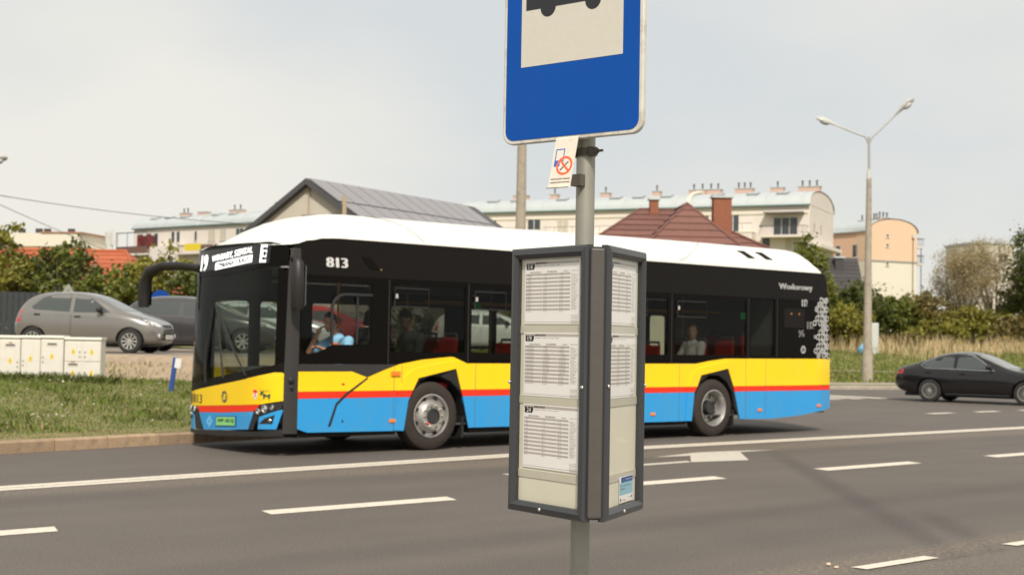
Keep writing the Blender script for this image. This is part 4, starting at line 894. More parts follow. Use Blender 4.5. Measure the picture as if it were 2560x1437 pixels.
# ================================================================ parked and moving cars
CG = mat('car_glass', (.065, .074, .072), .06, spec=.5); CGL = mat('car_windscreen', (.16, .17, .165), .08, spec=.6)
CBLK = mat('car_black_trim', (.014, .014, .014), .5); CTYRE = mat('car_tyre', (.022, .020, .019), .8, var=.2); CALLOY = mat('alloy', (.55, .53, .50), .35, .7)
LENS = mat('car_headlamp', (.62, .62, .60), .12, coat=.6, var=.25, vscale=9); PLATEW = mat('car_plate', (.62, .60, .56), .5)
def car(label, loc, heading, paint, st, wb0, wb, rw, W, win, scr, hood, lamps, tail, chrome=False, spokes=9, rearscr=None, group=None, grille=True, crease=None, plate=True, handles=()):
    """x runs from the nose (0) to the tail; heading: direction the nose points to (radians)"""
    root = empty('parked_car' if group else 'car', loc, heading+math.pi, label, 'car', group)
    Lc = st[-1][0]; root.location = Vector(loc)-Vector((math.cos(heading+math.pi), math.sin(heading+math.pi), 0))*Lc/2
    sec = lambda x, zb, zs, zr, ws, wr: [(0, zb), (.72*ws, zb), (.93*ws, zb+.05), (ws*.985, zb+.28*(zs-zb)), (ws, zb+.62*(zs-zb)), (ws*.985, zb+.86*(zs-zb)), (ws*.935, zs), (wr+(ws*.935-wr)*.45, zs+(zr-zs)*.55), (wr+.01, zs+(zr-zs)*.88), (wr*.72, zr-.012), (0, zr)]
    P = []; F = []
    n = 20
    for row in st:
        s_ = sec(*row); full = s_+[(-y, z) for y, z in s_[-2:0:-1]]
        P += [(row[0], y, z) for y, z in full]
    for i in range(len(st)-1):
        for k in range(n): F.append((i*n+k, i*n+(k+1) % n, (i+1)*n+(k+1) % n, (i+1)*n+k))
    F += [tuple(range(n)), tuple((len(st)-1)*n+k for k in range(n-1, -1, -1))]
    m = MB(); m.add(P, F); body = m.build('body', paint, root)
    body.parent = None
    sub = body.modifiers.new('s', 'SUBSURF'); sub.levels = 2
    cut = MB()
    for x in (wb0, wb0+wb):
        for sg in (1, -1): cut.tube([(x, sg*(W/2-.22), rw), (x, sg*(W/2+.2), rw)], rw+.055, 28)
    co = cut.build('cut', paint); bo = body.modifiers.new('b', 'BOOLEAN'); bo.operation = 'DIFFERENCE'; bo.object = co; bo.solver = 'EXACT'
    dg = bpy.context.evaluated_depsgraph_get(); me = bpy.data.meshes.new_from_object(body.evaluated_get(dg)); body.modifiers.clear(); body.data = me
    me.shade_smooth(); me.set_sharp_from_angle(angle=R(38)); bpy.data.objects.remove(co); body.parent = root
    bm = bmesh.new(); bm.from_mesh(me); bmesh.ops.recalc_face_normals(bm, faces=bm.faces); bm.to_mesh(me); bvh = BVHTree.FromBMesh(bm); bm.free()
    def hit(o, d):
        r_ = bvh.ray_cast(Vector(o), Vector(d))
        return (r_[0], r_[1]) if r_[0] else (None, None)
    def fs(sg):
        def f(x, z, o=0.):
            p, nn = hit((x, sg*3, z), (0, -sg, 0))
            if p is None: return Vector((x, sg*(W/2*.6+o), z))
            return p+Vector((0, sg, 0))*o
        return f
    def ft(x, y, o=0.):
        p, nn = hit((x, y, 4), (0, 0, -1))
        if p is None: return Vector((x, y, .8+o))
        return p+nn*o if nn.z > 0 else p-nn*o
    def fn_(y, z, o=0.):
        p, nn = hit((-2, y, z), (1, 0, 0))
        return Vector((.2-o, y, z)) if p is None else p-Vector((1, 0, 0))*o
    def fr_(y, z, o=0.):
        p, nn = hit((Lc+2, y, z), (-1, 0, 0))
        return Vector((Lc-.2+o, y, z)) if p is None else p+Vector((1, 0, 0))*o
    def dec(name, pts, fn, mt, step=.12, off=.004):
        m = MB(); skin(m, [pts], fn, step, .006, 0, True, off); return m.build(name, mt, root, 50)
    for sg in (1, -1):
        f = fs(sg)
        for wpts in win: dec('side_window', wpts, f, CG, .12, .005)
        allx = [p[0] for w_ in win for p in w_]
        if chrome:
            out_ = chrome; m = MB(); m.tube([f(x, z, .008) for x, z in out_+out_[:1]], .013, 6); m.build('window_trim', CHROME, root, 40)
        for x, z in handles: p = f(x, z, .012); m = MB(); m.box(-.075, .075, -.015, .015, -.018, .018, 0, Matrix.Translation(p)); m.build('door_handle', CBLK if not chrome else paint, root, bevel=.008)
        mx_ = f(scr[0]+.46, win[0][0][1]+.02, .0); m = MB(); m.ball(mx_+Vector((.0, sg*.12, .04)), .1, 8, sc=(.75, 1.05, .72)); m.tube([mx_+Vector((.03, -sg*.03, .0)), mx_+Vector((.02, sg*.1, .03))], .025, 6); m.build('wing_mirror', CBLK, root, 50)
        if crease: m = MB(); m.tube([f(x, z, .0) for x, z in crease], .008, 5); m.build('side_crease', paint, root, 40)
        dec('headlight', [(y*sg, z) for y, z in lamps], fn_, LENS, .06, .005)
        dec('tail_light', tail, f, REDL, .08, .005)
        for sx in (max(p[0] for p in win[0])+.045,):
            m = MB(); m.tube([f(sx, z, .001) for z in np.linspace(.34, win[0][0][1]-.03, 7)], .005, 4); m.build('door_seam', CBLK, root)
        m = MB(); m.tube([f(x, .24 if True else 0, .0) for x in np.linspace(wb0+rw+.12, wb0+wb-rw-.12, 6)], .035, 6); m.build('sill', CBLK, root, 40)
    hw = scr[2]
    dec('windscreen', [(scr[0], -hw), (scr[0]-.06, 0), (scr[0], hw), (scr[1], hw*.86), (scr[1], -hw*.86)], ft, CGL, .12, .005)
    if rearscr: dec('rear_window', [(rearscr[0], -.52), (rearscr[0], .52), (rearscr[1], .58), (rearscr[1], -.58)], ft, CG, .12, .005)
    if grille:
        dec('upper_grille', grille[0], fn_, CBLK, .08, .004); dec('lower_grille', grille[1], fn_, CBLK, .08, .004)
        y0_, y1_, z0_, z1_ = min(p[0] for p in grille[0]), max(p[0] for p in grille[0]), min(p[1] for p in grille[0]), max(p[1] for p in grille[0])
        m = MB(); m.tube([fn_(y, z1_, .012) for y in np.linspace(y0_, y1_, 5)], .012, 6); m.tube([fn_(y, z0_, .012) for y in np.linspace(y0_, y1_, 5)], .010, 6); tag(m.build('grille_chrome', CHROME, root, 40), kind='stuff')
        for sg in (1, -1): p = fn_(sg*.56, .42, .012); m = MB(); m.ball(p, .07, 8, sc=(.4, 1, .8)); m.build('fog_lamp', LENS, root, 50)
    if plate: p = fn_(0, .40, .02); m = MB(); m.box(p.x-.012, p.x, -.26, .26, .345, .455); m.build('number_plate', PLATEW, root)
    for i, x in enumerate((wb0, wb0+wb)):
        for sg in (1, -1):
            wl = empty('wheel', (x, sg*(W/2-.02), rw)); wl.parent = root; wl.rotation_euler = (R(-90*sg), 0, 0)
            m = MB(); m.lathe([(rw*.64, -.19), (rw*.95, -.19), (rw, -.16), (rw, -.03), (rw*.95, -.004), (rw*.66, .0), (rw*.63, -.02)], 32); m.build('tyre', CTYRE, wl, 40)
            m = MB(); m.lathe([(rw*.66, -.004), (rw*.665, .004), (rw*.62, .004), (rw*.60, -.05), (rw*.58, -.12), (.0001, -.12)], 28, 0, None, [0, 0, 0, 1, 1]); m.build('rim', [CALLOY, CBLK], wl, 40)
            m = MB(); m.lathe([(rw*.17, -.06), (rw*.17, -.01), (.0001, -.004)], 12)
            for k in range(spokes):
                a = 2*math.pi*k/spokes; Mk = Matrix.Rotation(a, 4, 'Z'); wd = .55*rw*.9/spokes*(1.6 if spokes < 12 else .8)
                m.prism([(rw*.12, -wd*.55, -.045), (rw*.62, -wd*.9, -.03), (rw*.62, wd*.9, -.03), (rw*.12, wd*.55, -.045)], (0, 0, .03), 0, Mk)
            tag(m.build('spokes', CALLOY, wl), kind='stuff')
    m = MB(); m.box(.3, Lc-.3, -W/2+.25, W/2-.25, .16, .26); m.build('floor_pan', CBLK, root)
    return root
HATCH = [(0, .36, .55, .60, .42, .3), (.05, .24, .62, .70, .60, .42), (.22, .20, .72, .81, .72, .54), (.55, .20, .84, .92, .775, .60), (.86, .20, .90, .99, .795, .62), (1.12, .20, .93, 1.12, .797, .60), (1.45, .20, .94, 1.31, .797, .575), (1.80, .20, .95, 1.435, .797, .56), (2.2, .20, .965, 1.475, .797, .555), (2.7, .20, .985, 1.47, .797, .545), (3.1, .22, .995, 1.415, .787, .53), (3.36, .25, .985, 1.27, .76, .52), (3.52, .30, .92, 1.04, .70, .50), (3.60, .40, .74, .80, .58, .42)]
HWIN = [[(1.20, .965), (1.48, 1.16), (1.76, 1.345), (2.10, 1.40), (2.10, .965)], [(2.19, .97), (2.19, 1.405), (2.62, 1.39), (2.90, 1.30), (3.16, 1.075), (3.08, 1.02)]]
HLAMP = [(.40, .655), (.52, .64), (.70, .70), (.745, .80), (.70, .83), (.52, .75)]
HTAIL = [(3.42, .72), (3.52, .70), (3.47, 1.0), (3.37, 1.03)]
HGR = ([(-.30, .60), (.30, .60), (.33, .65), (.28, .69), (-.28, .69), (-.33, .65)], [(-.42, .32), (.42, .32), (.46, .45), (.36, .50), (-.36, .50), (-.46, .45)])
BEIGE = mat('car_paint_beige_grey', (.235, .220, .202), .24, .5, coat=.6, var=.03); DGREY = mat('car_paint_dark_grey', (.075, .070, .072), .25, .4, coat=.7); SILV = mat('car_paint_silver_white', (.52, .55, .56), .25, .3, coat=.7); CRED = mat('car_paint_red', (.50, .012, .015), .25, coat=.7); CWHT = mat('car_paint_white', (.72, .72, .70), .25, coat=.7); CBLACK = mat('car_paint_black', (.012, .011, .011), .16, spec=.3, coat=.5)
HK = math.atan2(-.65, .76)+R(-4.5)
GP = 'cars parked side by side on the raised car park'
def pz(p): return Vector((p.x, p.y, 1.082))
car('beige grey small hatchback parked above the white utility cabinets', pz(V(-10.12, 33.8)), HK, BEIGE, HATCH, .70, 2.385, .29, 1.595, HWIN, (.96, 1.66, .60), None, HLAMP, HTAIL, spokes=10, group=GP, grille=HGR, crease=[(.9, .80), (1.6, .835), (2.4, .885), (3.2, .93)], handles=((1.98, .86), (2.98, .90)))
K = 1.13
def sc_(st, kx, kz, kw): return [(x*kx, zb, zs*kz, zr*kz, ws*kw, wr*kw) for x, zb, zs, zr, ws, wr in st]
def scp(pts, kx, kz): return [(x*kx, z*kz) for x, z in pts]
BIG = sc_(HATCH, 1.18, 1.03, 1.11); BW = [scp(w_, 1.18, 1.03) for w_ in HWIN]
args = dict(spokes=7, group=GP, grille=HGR, crease=[(1.0, .83), (1.9, .87), (2.8, .92), (3.8, .96)])
car('dark grey hatchback parked just right of the beige grey one', pz(V(-8.35, 37.6)), HK+R(2), DGREY, BIG, .84, 2.62, .315, 1.77, BW, (1.15, 1.98, .66), None, scp(HLAMP, 1.08, 1.03), scp(HTAIL, 1.18, 1.03), **args)
car('silver car parked behind the bus windscreen', pz(V(-7.2, 41.2)), HK+R(1), SILV, BIG, .84, 2.62, .315, 1.77, BW, (1.15, 1.98, .66), None, scp(HLAMP, 1.08, 1.03), scp(HTAIL, 1.18, 1.03), **args)
car('red car parked behind the bus driver', pz(V(-5.9, 44.8)), HK-R(1), CRED, BIG, .84, 2.62, .315, 1.77, BW, (1.15, 1.98, .66), None, scp(HLAMP, 1.08, 1.03), scp(HTAIL, 1.18, 1.03), **args)
car('white car parked farthest along the row, seen through the bus', pz(V(-.6, 48.5)), HK+R(1), CWHT, BIG, .84, 2.62, .315, 1.77, BW, (1.15, 1.98, .66), None, scp(HLAMP, 1.08, 1.03), scp(HTAIL, 1.18, 1.03), **args)
SEDAN = [(0, .38, .58, .62, .50, .35), (.06, .24, .62, .70, .72, .52), (.28, .19, .70, .78, .84, .64), (.75, .18, .82, .90, .90, .70), (1.25, .18, .88, .96, .913, .72), (1.55, .18, .90, 1.06, .915, .69), (1.95, .18, .905, 1.27, .915, .645), (2.30, .18, .91, 1.415, .915, .625), (2.65, .18, .92, 1.462, .915, .62), (3.05, .18, .93, 1.44, .915, .61), (3.5, .18, .94, 1.33, .91, .60), (3.95, .20, .95, 1.155, .90, .62), (4.3, .24, .94, 1.035, .87, .64), (4.55, .30, .90, .985, .81, .62), (4.67, .40, .76, .84, .66, .5)]
SWIN = [[(1.86, .975), (2.14, 1.17), (2.42, 1.335), (2.80, 1.375), (2.80, .965)], [(2.90, .97), (2.90, 1.375), (3.25, 1.335), (3.58, 1.20), (3.80, 1.06), (3.66, .99)]]
STRIM = [(1.74, .93), (2.10, 1.17), (2.42, 1.36), (2.85, 1.405), (3.26, 1.362), (3.62, 1.215), (3.87, 1.045), (3.70, .965)]
car('black saloon car leaving the side street at the right edge', Vector((36.02, 21.35, 0)), math.atan2(-.976, .217), CBLACK, SEDAN, .88, 2.69, .325, 1.83, SWIN, (1.42, 2.22, .70), None, [(.42, .62), (.62, .60), (.84, .66), (.86, .74), (.60, .72)], [(4.38, .80), (4.60, .78), (4.56, .93), (4.36, .92)], chrome=STRIM, spokes=20, grille=HGR, crease=[(1.0, .74), (2.3, .80), (3.6, .84), (4.4, .86)], handles=((2.62, .82), (3.62, .85)), rearscr=(3.1, 3.75))
car('dark car whose nose shows behind the rear end of the bus', Vector((29.05, 24.25, 0)), math.atan2(-.976, .217), mat('car_paint_midnight', (.014, .014, .018), .2, coat=.6), sc_(HATCH, 1.18, 1.03, 1.11), .84, 2.62, .315, 1.77, BW, (1.15, 1.98, .66), None, scp(HLAMP, 1.08, 1.03), scp(HTAIL, 1.18, 1.03), spokes=9, grille=HGR)
# ================================================================ street furniture
CONC = mat('post_concrete', (.36, .31, .245), .9, var=.18, vscale=7, bump=.3, bscale=30, dirt=(.20, .17, .13), dscale=4); LGALV = mat('lamp_steel', (.42, .41, .38), .5, .4); LWH = mat('lamp_housing', (.46, .46, .43), .4); LDIF = mat('lamp_diffuser', (.40, .40, .38), .25)
def lamp(label, p, hc, ztop, arms):
    root = empty('street_lamp', p, 0, label, 'street lamp', 'street lamps')
    m = MB(); m.tube([(0, 0, -.1), (0, 0, 2.2), (.02, 0, hc)], [.20, .165, .098], 14); m.build('concrete_post', CONC, root, 40)
    m = MB(); m.tube([(0, 0, -.05), (0, 0, 1.2), (0, 0, 1.35)], [.225, .205, .17], 14); m.build('post_foot', CONC, root, 40)
    m = MB(); m.lathe([(.085, hc-.05), (.08, hc+.1), (.05, hc+.36), (.0001, hc+.37)], 12); m.build('collar', mat('collar_white', (.55, .53, .48), .5), root, 40)
    m = MB(); m.tube([(.02, 0, hc+.3), (0, 0, ztop-.25), (0, 0, ztop)], .05, 10); m.build('steel_riser', LGALV, root, 40)
    for dx, dz in arms:
        d = r0*dx; sg = 1 if dx > 0 else -1
        ar = empty('arm', (0, 0, 0)); ar.parent = root
        m = MB(); m.tube([(0, 0, ztop-.3), Vector((0, 0, ztop))+d*.12, Vector((0, 0, ztop+dz*.25))+d*.35, Vector((0, 0, ztop+dz))+d], .032, 8); m.build('arm_tube', LGALV, ar, 40)
        e_ = Vector((0, 0, ztop+dz))+d; t_ = (r0*sg+Vector((0, 0, dz/abs(dx)))).normalized(); Mh = Matrix.Translation(e_) @ t_.to_track_quat('X', 'Z').to_matrix().to_4x4()
        m = MB(); m.tube([(-.1, 0, 0), (.1, 0, .02), (.35, 0, .05), (.65, 0, .06), (.85, 0, .03), (.92, 0, .0)], [.045, .075, .13, .155, .12, .025], 12, 0, Mh, sq=.55); m.build('lamp_head', LWH, ar, 50)
        m = MB(); m.ball((.55, 0, -.035), .135, 10, 0, Mh, (1.5, .85, .75)); m.build('diffuser', LDIF, ar, 50)
lp_ = V(14.16, 55, .05)
lamp('twin-armed street lamp on a concrete post right of the bus', lp_, 8.2, 9.85, ((-1.25, .42), (1.10, .95)))
lamp('street lamp cut off by the left edge, only a lamp head showing', V(-20.3, 50, 1.2), 5.1, 6.0, ((1.05, .35), (-1.05, .35)))
po = empty('concrete_pole', V(.22, 40, 0), 0, 'weathered concrete utility pole rising behind the bus sign', 'pole')
m = MB(); m.tube([(0, 0, 0), (0, 0, 8.6)], [.19, .125], 10); m.build('shaft', CONC, po, 20); m = MB(); m.box(-.5, .5, -.05, .05, 8.1, 8.2); m.build('crossarm', GALV_DARK, po)
def wire(label, a, b, sag):
    m = MB(); m.tube([a+(b-a)*(k/24)-Vector((0, 0, sag*4*(k/24)*(1-k/24))) for k in range(25)], .016, 5); tag(m.build('overhead_cable', mat('cable_grey', (.20, .20, .20), .6)), label, 'cable')
wire('thin overhead cable sagging from the left edge to the grey house', V(-24, 48, 7.35), V(-10.2, 56.6, 6.1), .35)
wire('thin overhead cable running down to the orange roofed house', V(-23.5, 50, 8.3), V(-22.2, 75, 6.1), .1)
# utility cabinets: four housings shoulder to shoulder
CABM = mat('cabinet_plastic', (.70, .665, .59), .55, var=.07, vscale=5, dirt=(.52, .48, .40), dscale=5); CABJ = mat('cabinet_gap', (.16, .145, .12), .8); WARN = mat('warning_yellow', (.75, .58, .08), .5); LBL = mat('cabinet_label', (.10, .10, .11), .5); RUSTL = mat('label_rust', (.40, .17, .09), .6)
def cabinet(label, u0, u1, h, doors, z0=.50, dy=0.):
    p = V(-8.46, 28.6, 0); ang = math.atan2(-r0.y, -r0.x)      # the row runs along the view to the left
    q = p-r0*u1; z0 = hl(q.x, q.y)-.12
    root = empty('utility_cabinet', (q.x, q.y, z0), math.atan2(r0.y, r0.x), label, 'cabinet', 'utility cabinets on the verge')
    w_ = u1-u0; h = h-z0
    m = MB(); m.box(.004, w_-.004, dy, dy+.34, 0, h-.05); m.build('housing', CABM, root, bevel=.008)
    m = MB(); m.prism([(-.008, dy-.035, h-.05), (-.008, dy+.37, h-.05), (-.008, dy+.37, h), (-.008, dy-.02, h+.0)], (w_+.016, 0, 0)); m.build('roof_cap', CABM, root, bevel=.008)
    for d_ in doors:
        a, b, c, e_, hs, lb, sg = d_
        m = MB(); m.box(a*w_+.012, b*w_-.012, dy-.014, dy+.0, .10+c*(h-.2), .10+e_*(h-.2)); dr = m.build('door', CABM, root, bevel=.006)
        x = (b*w_-.055) if hs > 0 else (a*w_+.055); zc = .10+(c+(e_-c)*.45)*(h-.2)
        for k in (0, 1): m = MB(); m.box(x-.014, x+.014, dy-.026, dy-.012, zc-.045*k-.05*k, zc+.030-.05*k-.045*k); m.build('latch', mat('latch_grey', (.26, .25, .22), .5), dr)
        cx = (a+b)/2*w_; zt = .10+(c+(e_-c)*sg)*(h-.2)
        m = MB(); m.prism([(cx-.038, dy-.014, zt-.055), (cx+.038, dy-.014, zt-.055), (cx+.038, dy-.014, zt+.02), (cx, dy-.014, zt+.075), (cx-.038, dy-.014, zt+.02)], (0, -.002, 0)); m.build('warning_sticker', WARN, dr)
        m = MB(); text(m, '4', cx-.012, cx+.012, zt-.03, zt+.03, lambda u, v: Vector((u, dy-.0170, v))); m.build('warning_bolt', LBL, dr)
        if lb:
            zl = .10+(c+(e_-c)*.88)*(h-.2); m = MB(); m.box(cx-.11, cx+.11, dy-.018, dy-.012, zl-.04, zl+.03); m.build('label_plate', mat('label_frame', (.55, .50, .42), .5), dr)
            m = MB(); m.box(cx-.09, cx+.09, dy-.021, dy-.017, zl-.012, zl+.022); m.build('label_strip', LBL, dr)
            if lb > 1: m = MB(); m.box(cx-.035, cx+.035, dy-.018, dy-.013, zl+.04, zl+.065); m.build('rusty_tag', RUSTL, dr)
cabinet('leftmost white utility cabinet, cut by the picture edge', 1.66, 2.50, 1.475, [(0, .5, 0, 1, 1, 0, .5), (.5, 1, 0, 1, 1, 2, .5)])
cabinet('white utility cabinet with a plain tall door, second from the left', 1.245, 1.655, 1.48, [(0, 1, .06, 1, -1, 0, .52)])
cabinet('white utility cabinet with one door over a base panel and a dark label', .765, 1.24, 1.487, [(0, 1, .22, 1, -1, 1, .50)], dy=-.02)
cabinet('rightmost white utility cabinet with four small doors', .0, .76, 1.46, [(0, .5, .52, 1, 1, 0, .5), (.5, 1, .52, 1, -1, 0, .5), (0, .5, 0, .50, 1, 2, .45), (.5, 1, 0, .50, -1, 0, .45)])
mp_ = V(-6.66, 27.2, 0); mp_.z = hl(mp_.x, mp_.y)-.05
mk_ = empty('marker_post', mp_, math.atan2(r0.y, r0.x), 'leaning blue marker post with a white plate in the grass', 'post'); mk_.rotation_euler = (0, R(6.5), math.atan2(r0.y, r0.x))
m = MB(); m.box(-.045, .045, -.03, .03, 0, .72); m.build('stake', mat('marker_blue', (.016, .06, .26), .5), mk_, bevel=.012); m = MB(); m.box(.01, .13, -.04, -.031, .52, .71); m.build('plate', mat('marker_white', (.68, .68, .66), .5), mk_)
rs_ = V(-10.28, 40.5, 1.07)
rs = empty('round_traffic_sign', rs_, math.atan2(r0.y, r0.x), 'round blue traffic sign showing over the dark grey car', 'traffic sign')
m = MB(); m.tube([(0, .02, 0), (0, .02, 1.72)], .03, 10); m.build('post', GALV, rs, 40)
m = MB(); m.lathe([(.0001, 0), (.30, 0), (.30, .01), (.0001, .01)], 32, 0, Matrix.Translation((0, 0, 1.47)) @ Matrix.Rotation(R(90), 4, 'X')); m.build('disc', mat('disc_blue', (.004, .05, .25), .5, spec=.2), rs)
m = MB(); m.prism([(-.05, -.012, 1.26), (.05, -.012, 1.26), (.05, -.012, 1.40), (.13, -.012, 1.40), (0, -.012, 1.56), (-.13, -.012, 1.40), (-.05, -.012, 1.40)], (0, -.003, 0)); m.build('arrow', WHT, rs)
ts = empty('triangle_sign', V(-12.93, 40.3, 1.07), math.atan2(r0.y, r0.x), 'grey back of a triangular traffic sign above the beige grey car', 'traffic sign')
m = MB(); m.tube([(0, -.03, 0), (0, -.03, 1.75)], .03, 10); m.build('post', GALV, ts, 40)
m = MB(); m.prism([(-.46, 0, 1.15), (.46, 0, 1.15), (.035, 0, 1.88), (-.035, 0, 1.88)], (0, .012, 0)); m.build('plate', mat('sign_back_grey', (.33, .32, .29), .5, .3, var=.1), ts)
# sheet metal fence at the left
fr_ = V(-17.4, 42.3, 1.07); FEN = mat('fence_graphite', (.030, .034, .036), .5, var=.05)
fn0 = empty('sheet_fence', fr_, math.atan2(r0.y, r0.x), 'dark graphite sheet metal fence behind the beige grey car', 'fence')
for k in range(27):
    m = MB(); m.box(k*.18, k*.18+.165, 0, .02+.012*(k % 2), .04, 1.74-.0035*k); m.build('fence_panel', FEN, fn0)
for x in (0, 1.62, 3.24, 4.80): m = MB(); m.box(x, x+.07, .03, .1, 0, 1.72); m.build('fence_post', FEN, fn0)
# box and blue bag on the field
cb_ = V(22.0, 84, 0)
cb = empty('telecom_cabinet', (cb_.x, cb_.y, hr(cb_.x, cb_.y)-.05), math.atan2(r0.y, r0.x), 'slim pale grey cabinet standing right behind the twin-armed street lamp', 'cabinet')
m = MB(); m.box(-.26, .26, -.18, .18, 0, 1.95); m.build('housing', mat('cabinet_pale', (.52, .53, .50), .5, var=.05), cb, bevel=.03); m = MB(); m.box(-.22, .22, -.20, -.182, .4, 1.85); m.build('door', MATS['cabinet_pale'], cb, bevel=.01)
bg_ = V(21.2, 83.5, 0); bz = hr(bg_.x, bg_.y)
m = MB(); bb = [(0, 0, .05)]; m.ball((0, 0, .30), .28, 14, sc=(1, 1, 1.0)); m.tube([(0, 0, .55), (.02, 0, .66), (.06, 0, .72)], [.08, .03, .06], 8)
for i, v in enumerate(m.v): k = 1+.10*math.sin(v[0]*23+v[2]*17)+.07*math.sin(v[1]*31); m.v[i] = (v[0]*k, v[1]*k, v[2])
bag = m.build('rubbish_bag', mat('bag_blue', (.10, .42, .72), .35), None, 60); bag.location = (bg_.x, bg_.y, bz-.02); tag(bag, 'round light blue rubbish bag lying in the grass left of the twin-armed lamp', 'bag')
# ================================================================ vegetation
def arr_mesh(name, verts, nper, mats, mi=None, parent=None):
    """mesh of many separate faces with nper corners each, straight from arrays"""
    n = len(verts)//nper; me = bpy.data.meshes.new(name)
    me.vertices.add(len(verts)); me.vertices.foreach_set('co', np.ascontiguousarray(verts, dtype=np.float32).ravel())
    me.loops.add(n*nper); me.loops.foreach_set('vertex_index', np.arange(n*nper, dtype=np.int32))
    me.polygons.add(n); me.polygons.foreach_set('loop_start', np.arange(0, n*nper, nper, dtype=np.int32))
    for q in (mats if isinstance(mats, (list, tuple)) else [mats]): me.materials.append(q)
    if mi is not None: me.polygons.foreach_set('material_index', np.asarray(mi, dtype=np.int32))
    me.update(calc_edges=True); o = bpy.data.objects.new(name, me); COL.objects.link(o)
    if parent is not None: o.parent = parent
    return o
def leaves(centers, size, flat=.0):
    """one leaf-shaped quad at each centre, turned at random"""
    n = len(centers); a = rng.normal(size=(n, 3)); a /= np.linalg.norm(a, axis=1)[:, None]; b = rng.normal(size=(n, 3)); b[:, 2] *= (1-flat)
    b -= a*np.sum(a*b, 1)[:, None]; b /= np.linalg.norm(b, axis=1)[:, None]
    s = size*rng.uniform(.6, 1.35, n)[:, None]
    return np.stack([centers-a*s, centers+b*s*.55, centers+a*s, centers-b*s*.55], 1).reshape(-1, 3)
def blades(P, h, w, lean, rngs=rng):
    """bent grass blades: two-piece tapering strips merged into one triangle fan of five corners"""
    n = len(P); a = rngs.uniform(0, 2*math.pi, n); d = np.stack([np.cos(a), np.sin(a), np.zeros(n)], 1); l = rngs.uniform(0, 2*math.pi, n); ld = np.stack([np.cos(l), np.sin(l), np.zeros(n)], 1)*(lean*h)[:, None]
    up = np.zeros((n, 3)); up[:, 2] = h; ww = w[:, None]/2
    mid = P+up*.55+ld*.3; tip = P+up*rngs.uniform(.85, 1, n)[:, None]+ld
    return np.stack([P-d*ww, P+d*ww, mid+d*ww*.7, tip, mid-d*ww*.7], 1).reshape(-1, 3)
def tree(name, label, lat, dep, z, h, lobes, n, leaf, lm, trunk_r=.12, bare=0., group='trees and shrubs', cat='tree', z0=.25, bark=None, limbs=7):
    """lobes: (dx along the view's right, dy away, height, rx, rz) ellipsoids that make the crown's outline"""
    p = V(lat, dep, z); root = empty(name, p, math.atan2(r0.y, r0.x), label, cat, group); rs = random.Random(int(lat*100+dep*7))
    BARK = bark or mat('bark', (.075, .06, .045), .9, var=.3, vscale=12)
    m = MB(); tops = [lobes[i % len(lobes)] for i in range(limbs)]
    m.tube([(0, 0, -.1), (rs.uniform(-.05, .05), 0, h*.2), (rs.uniform(-.1, .1), 0, h*.55)], [trunk_r, trunk_r*.8, trunk_r*.4], 8)
    for lx, ly, lz, rx, rz in tops:
        e_ = Vector((lx+rs.uniform(-.5, .5)*rx, ly+rs.uniform(-.5, .5)*rx, lz+rs.uniform(-.1, .6)*rz)); s_ = Vector((0, 0, h*rs.uniform(.12, .4)))
        m.tube([s_, s_.lerp(e_, .5)+Vector((rs.uniform(-.2, .2), rs.uniform(-.2, .2), rs.uniform(.0, .3))), e_], [trunk_r*.45, trunk_r*.3, trunk_r*.08], 6)
    m.build('trunk', BARK, root, 40)
    vol = np.array([l[3]**2*l[4] for l in lobes]); vol = vol/vol.sum(); C = []
    for (lx, ly, lz, rx, rz), v in zip(lobes, vol):
        k = int(n*v)+1; nc = max(6, k//55)
        u = rng.normal(size=(nc, 3)); u /= np.linalg.norm(u, axis=1)[:, None]; u *= rng.uniform(.25, 1.06, nc)[:, None]**.5
        cen = u*[rx, rx, rz]+[lx, ly, lz]; cs = rng.uniform(.10, .30, nc)*min(rx, rz)*.9
        w_ = rng.integers(0, nc, k); pts = cen[w_]+rng.normal(size=(k, 3))*cs[w_][:, None]*[.75, .75, .6]
        C.append(pts)
    C = np.concatenate(C); C = C[C[:, 2] > z0*.4]
    cr = arr_mesh('crown', leaves(C, leaf), 4, lm, parent=root)
    return root
G1 = mat('leaf_dark_green', (.095, .110, .020), .55, isl=.45, trans=.3, var=.3, vscale=.8); G2 = mat('leaf_mid_green', (.150, .165, .026), .55, isl=.45, trans=.3, var=.3, vscale=.8); G3 = mat('leaf_yellow_green', (.235, .215, .032), .55, isl=.4, trans=.3, var=.3, vscale=.8); G4 = mat('leaf_olive_brown', (.20, .155, .045), .6, isl=.4, trans=.25, var=.3, vscale=.8); G5 = mat('needle_green', (.045, .065, .024), .6, isl=.4); G6 = mat('willow_dry_leaf', (.40, .32, .17), .6, isl=.35, trans=.3)
# left: trees and bushes behind the car park
TL = 'trees and bushes behind the car park'
def bush(lat, dep, w_, h, mt, label, n=7500, leaf=.095, grp=TL, name='bush', z=None, seed=0):
    rs = random.Random(int(lat*31+dep)); lobes = [(0, 0, h*.5, w_*.42, h*.48)]
    for k in range(6): a = rs.uniform(0, 6.28); lobes.append((math.cos(a)*w_*.33, math.sin(a)*w_*.33, h*rs.uniform(.3, .72), w_*rs.uniform(.2, .32), h*rs.uniform(.18, .30)))
    p = V(lat, dep); zz = (hl(p.x, p.y) if z is None else z)-.05
    return tree(name, label, lat, dep, zz, h, lobes, n, leaf, mt, .07, group=grp, cat='bush' if h < 3.6 else 'tree', z0=.05)
bush(-19.6, 50, 3.8, 4.3, G1, 'dark green tree at the left edge over the fence', 7000)
bush(-17.6, 48.5, 2.4, 4.35, G3, 'tall yellow green bush above the fence near the left edge', 4200)
bush(-15.8, 49, 3.9, 3.75, G1, 'broad dark tree behind the roof of the beige grey car', 8000)
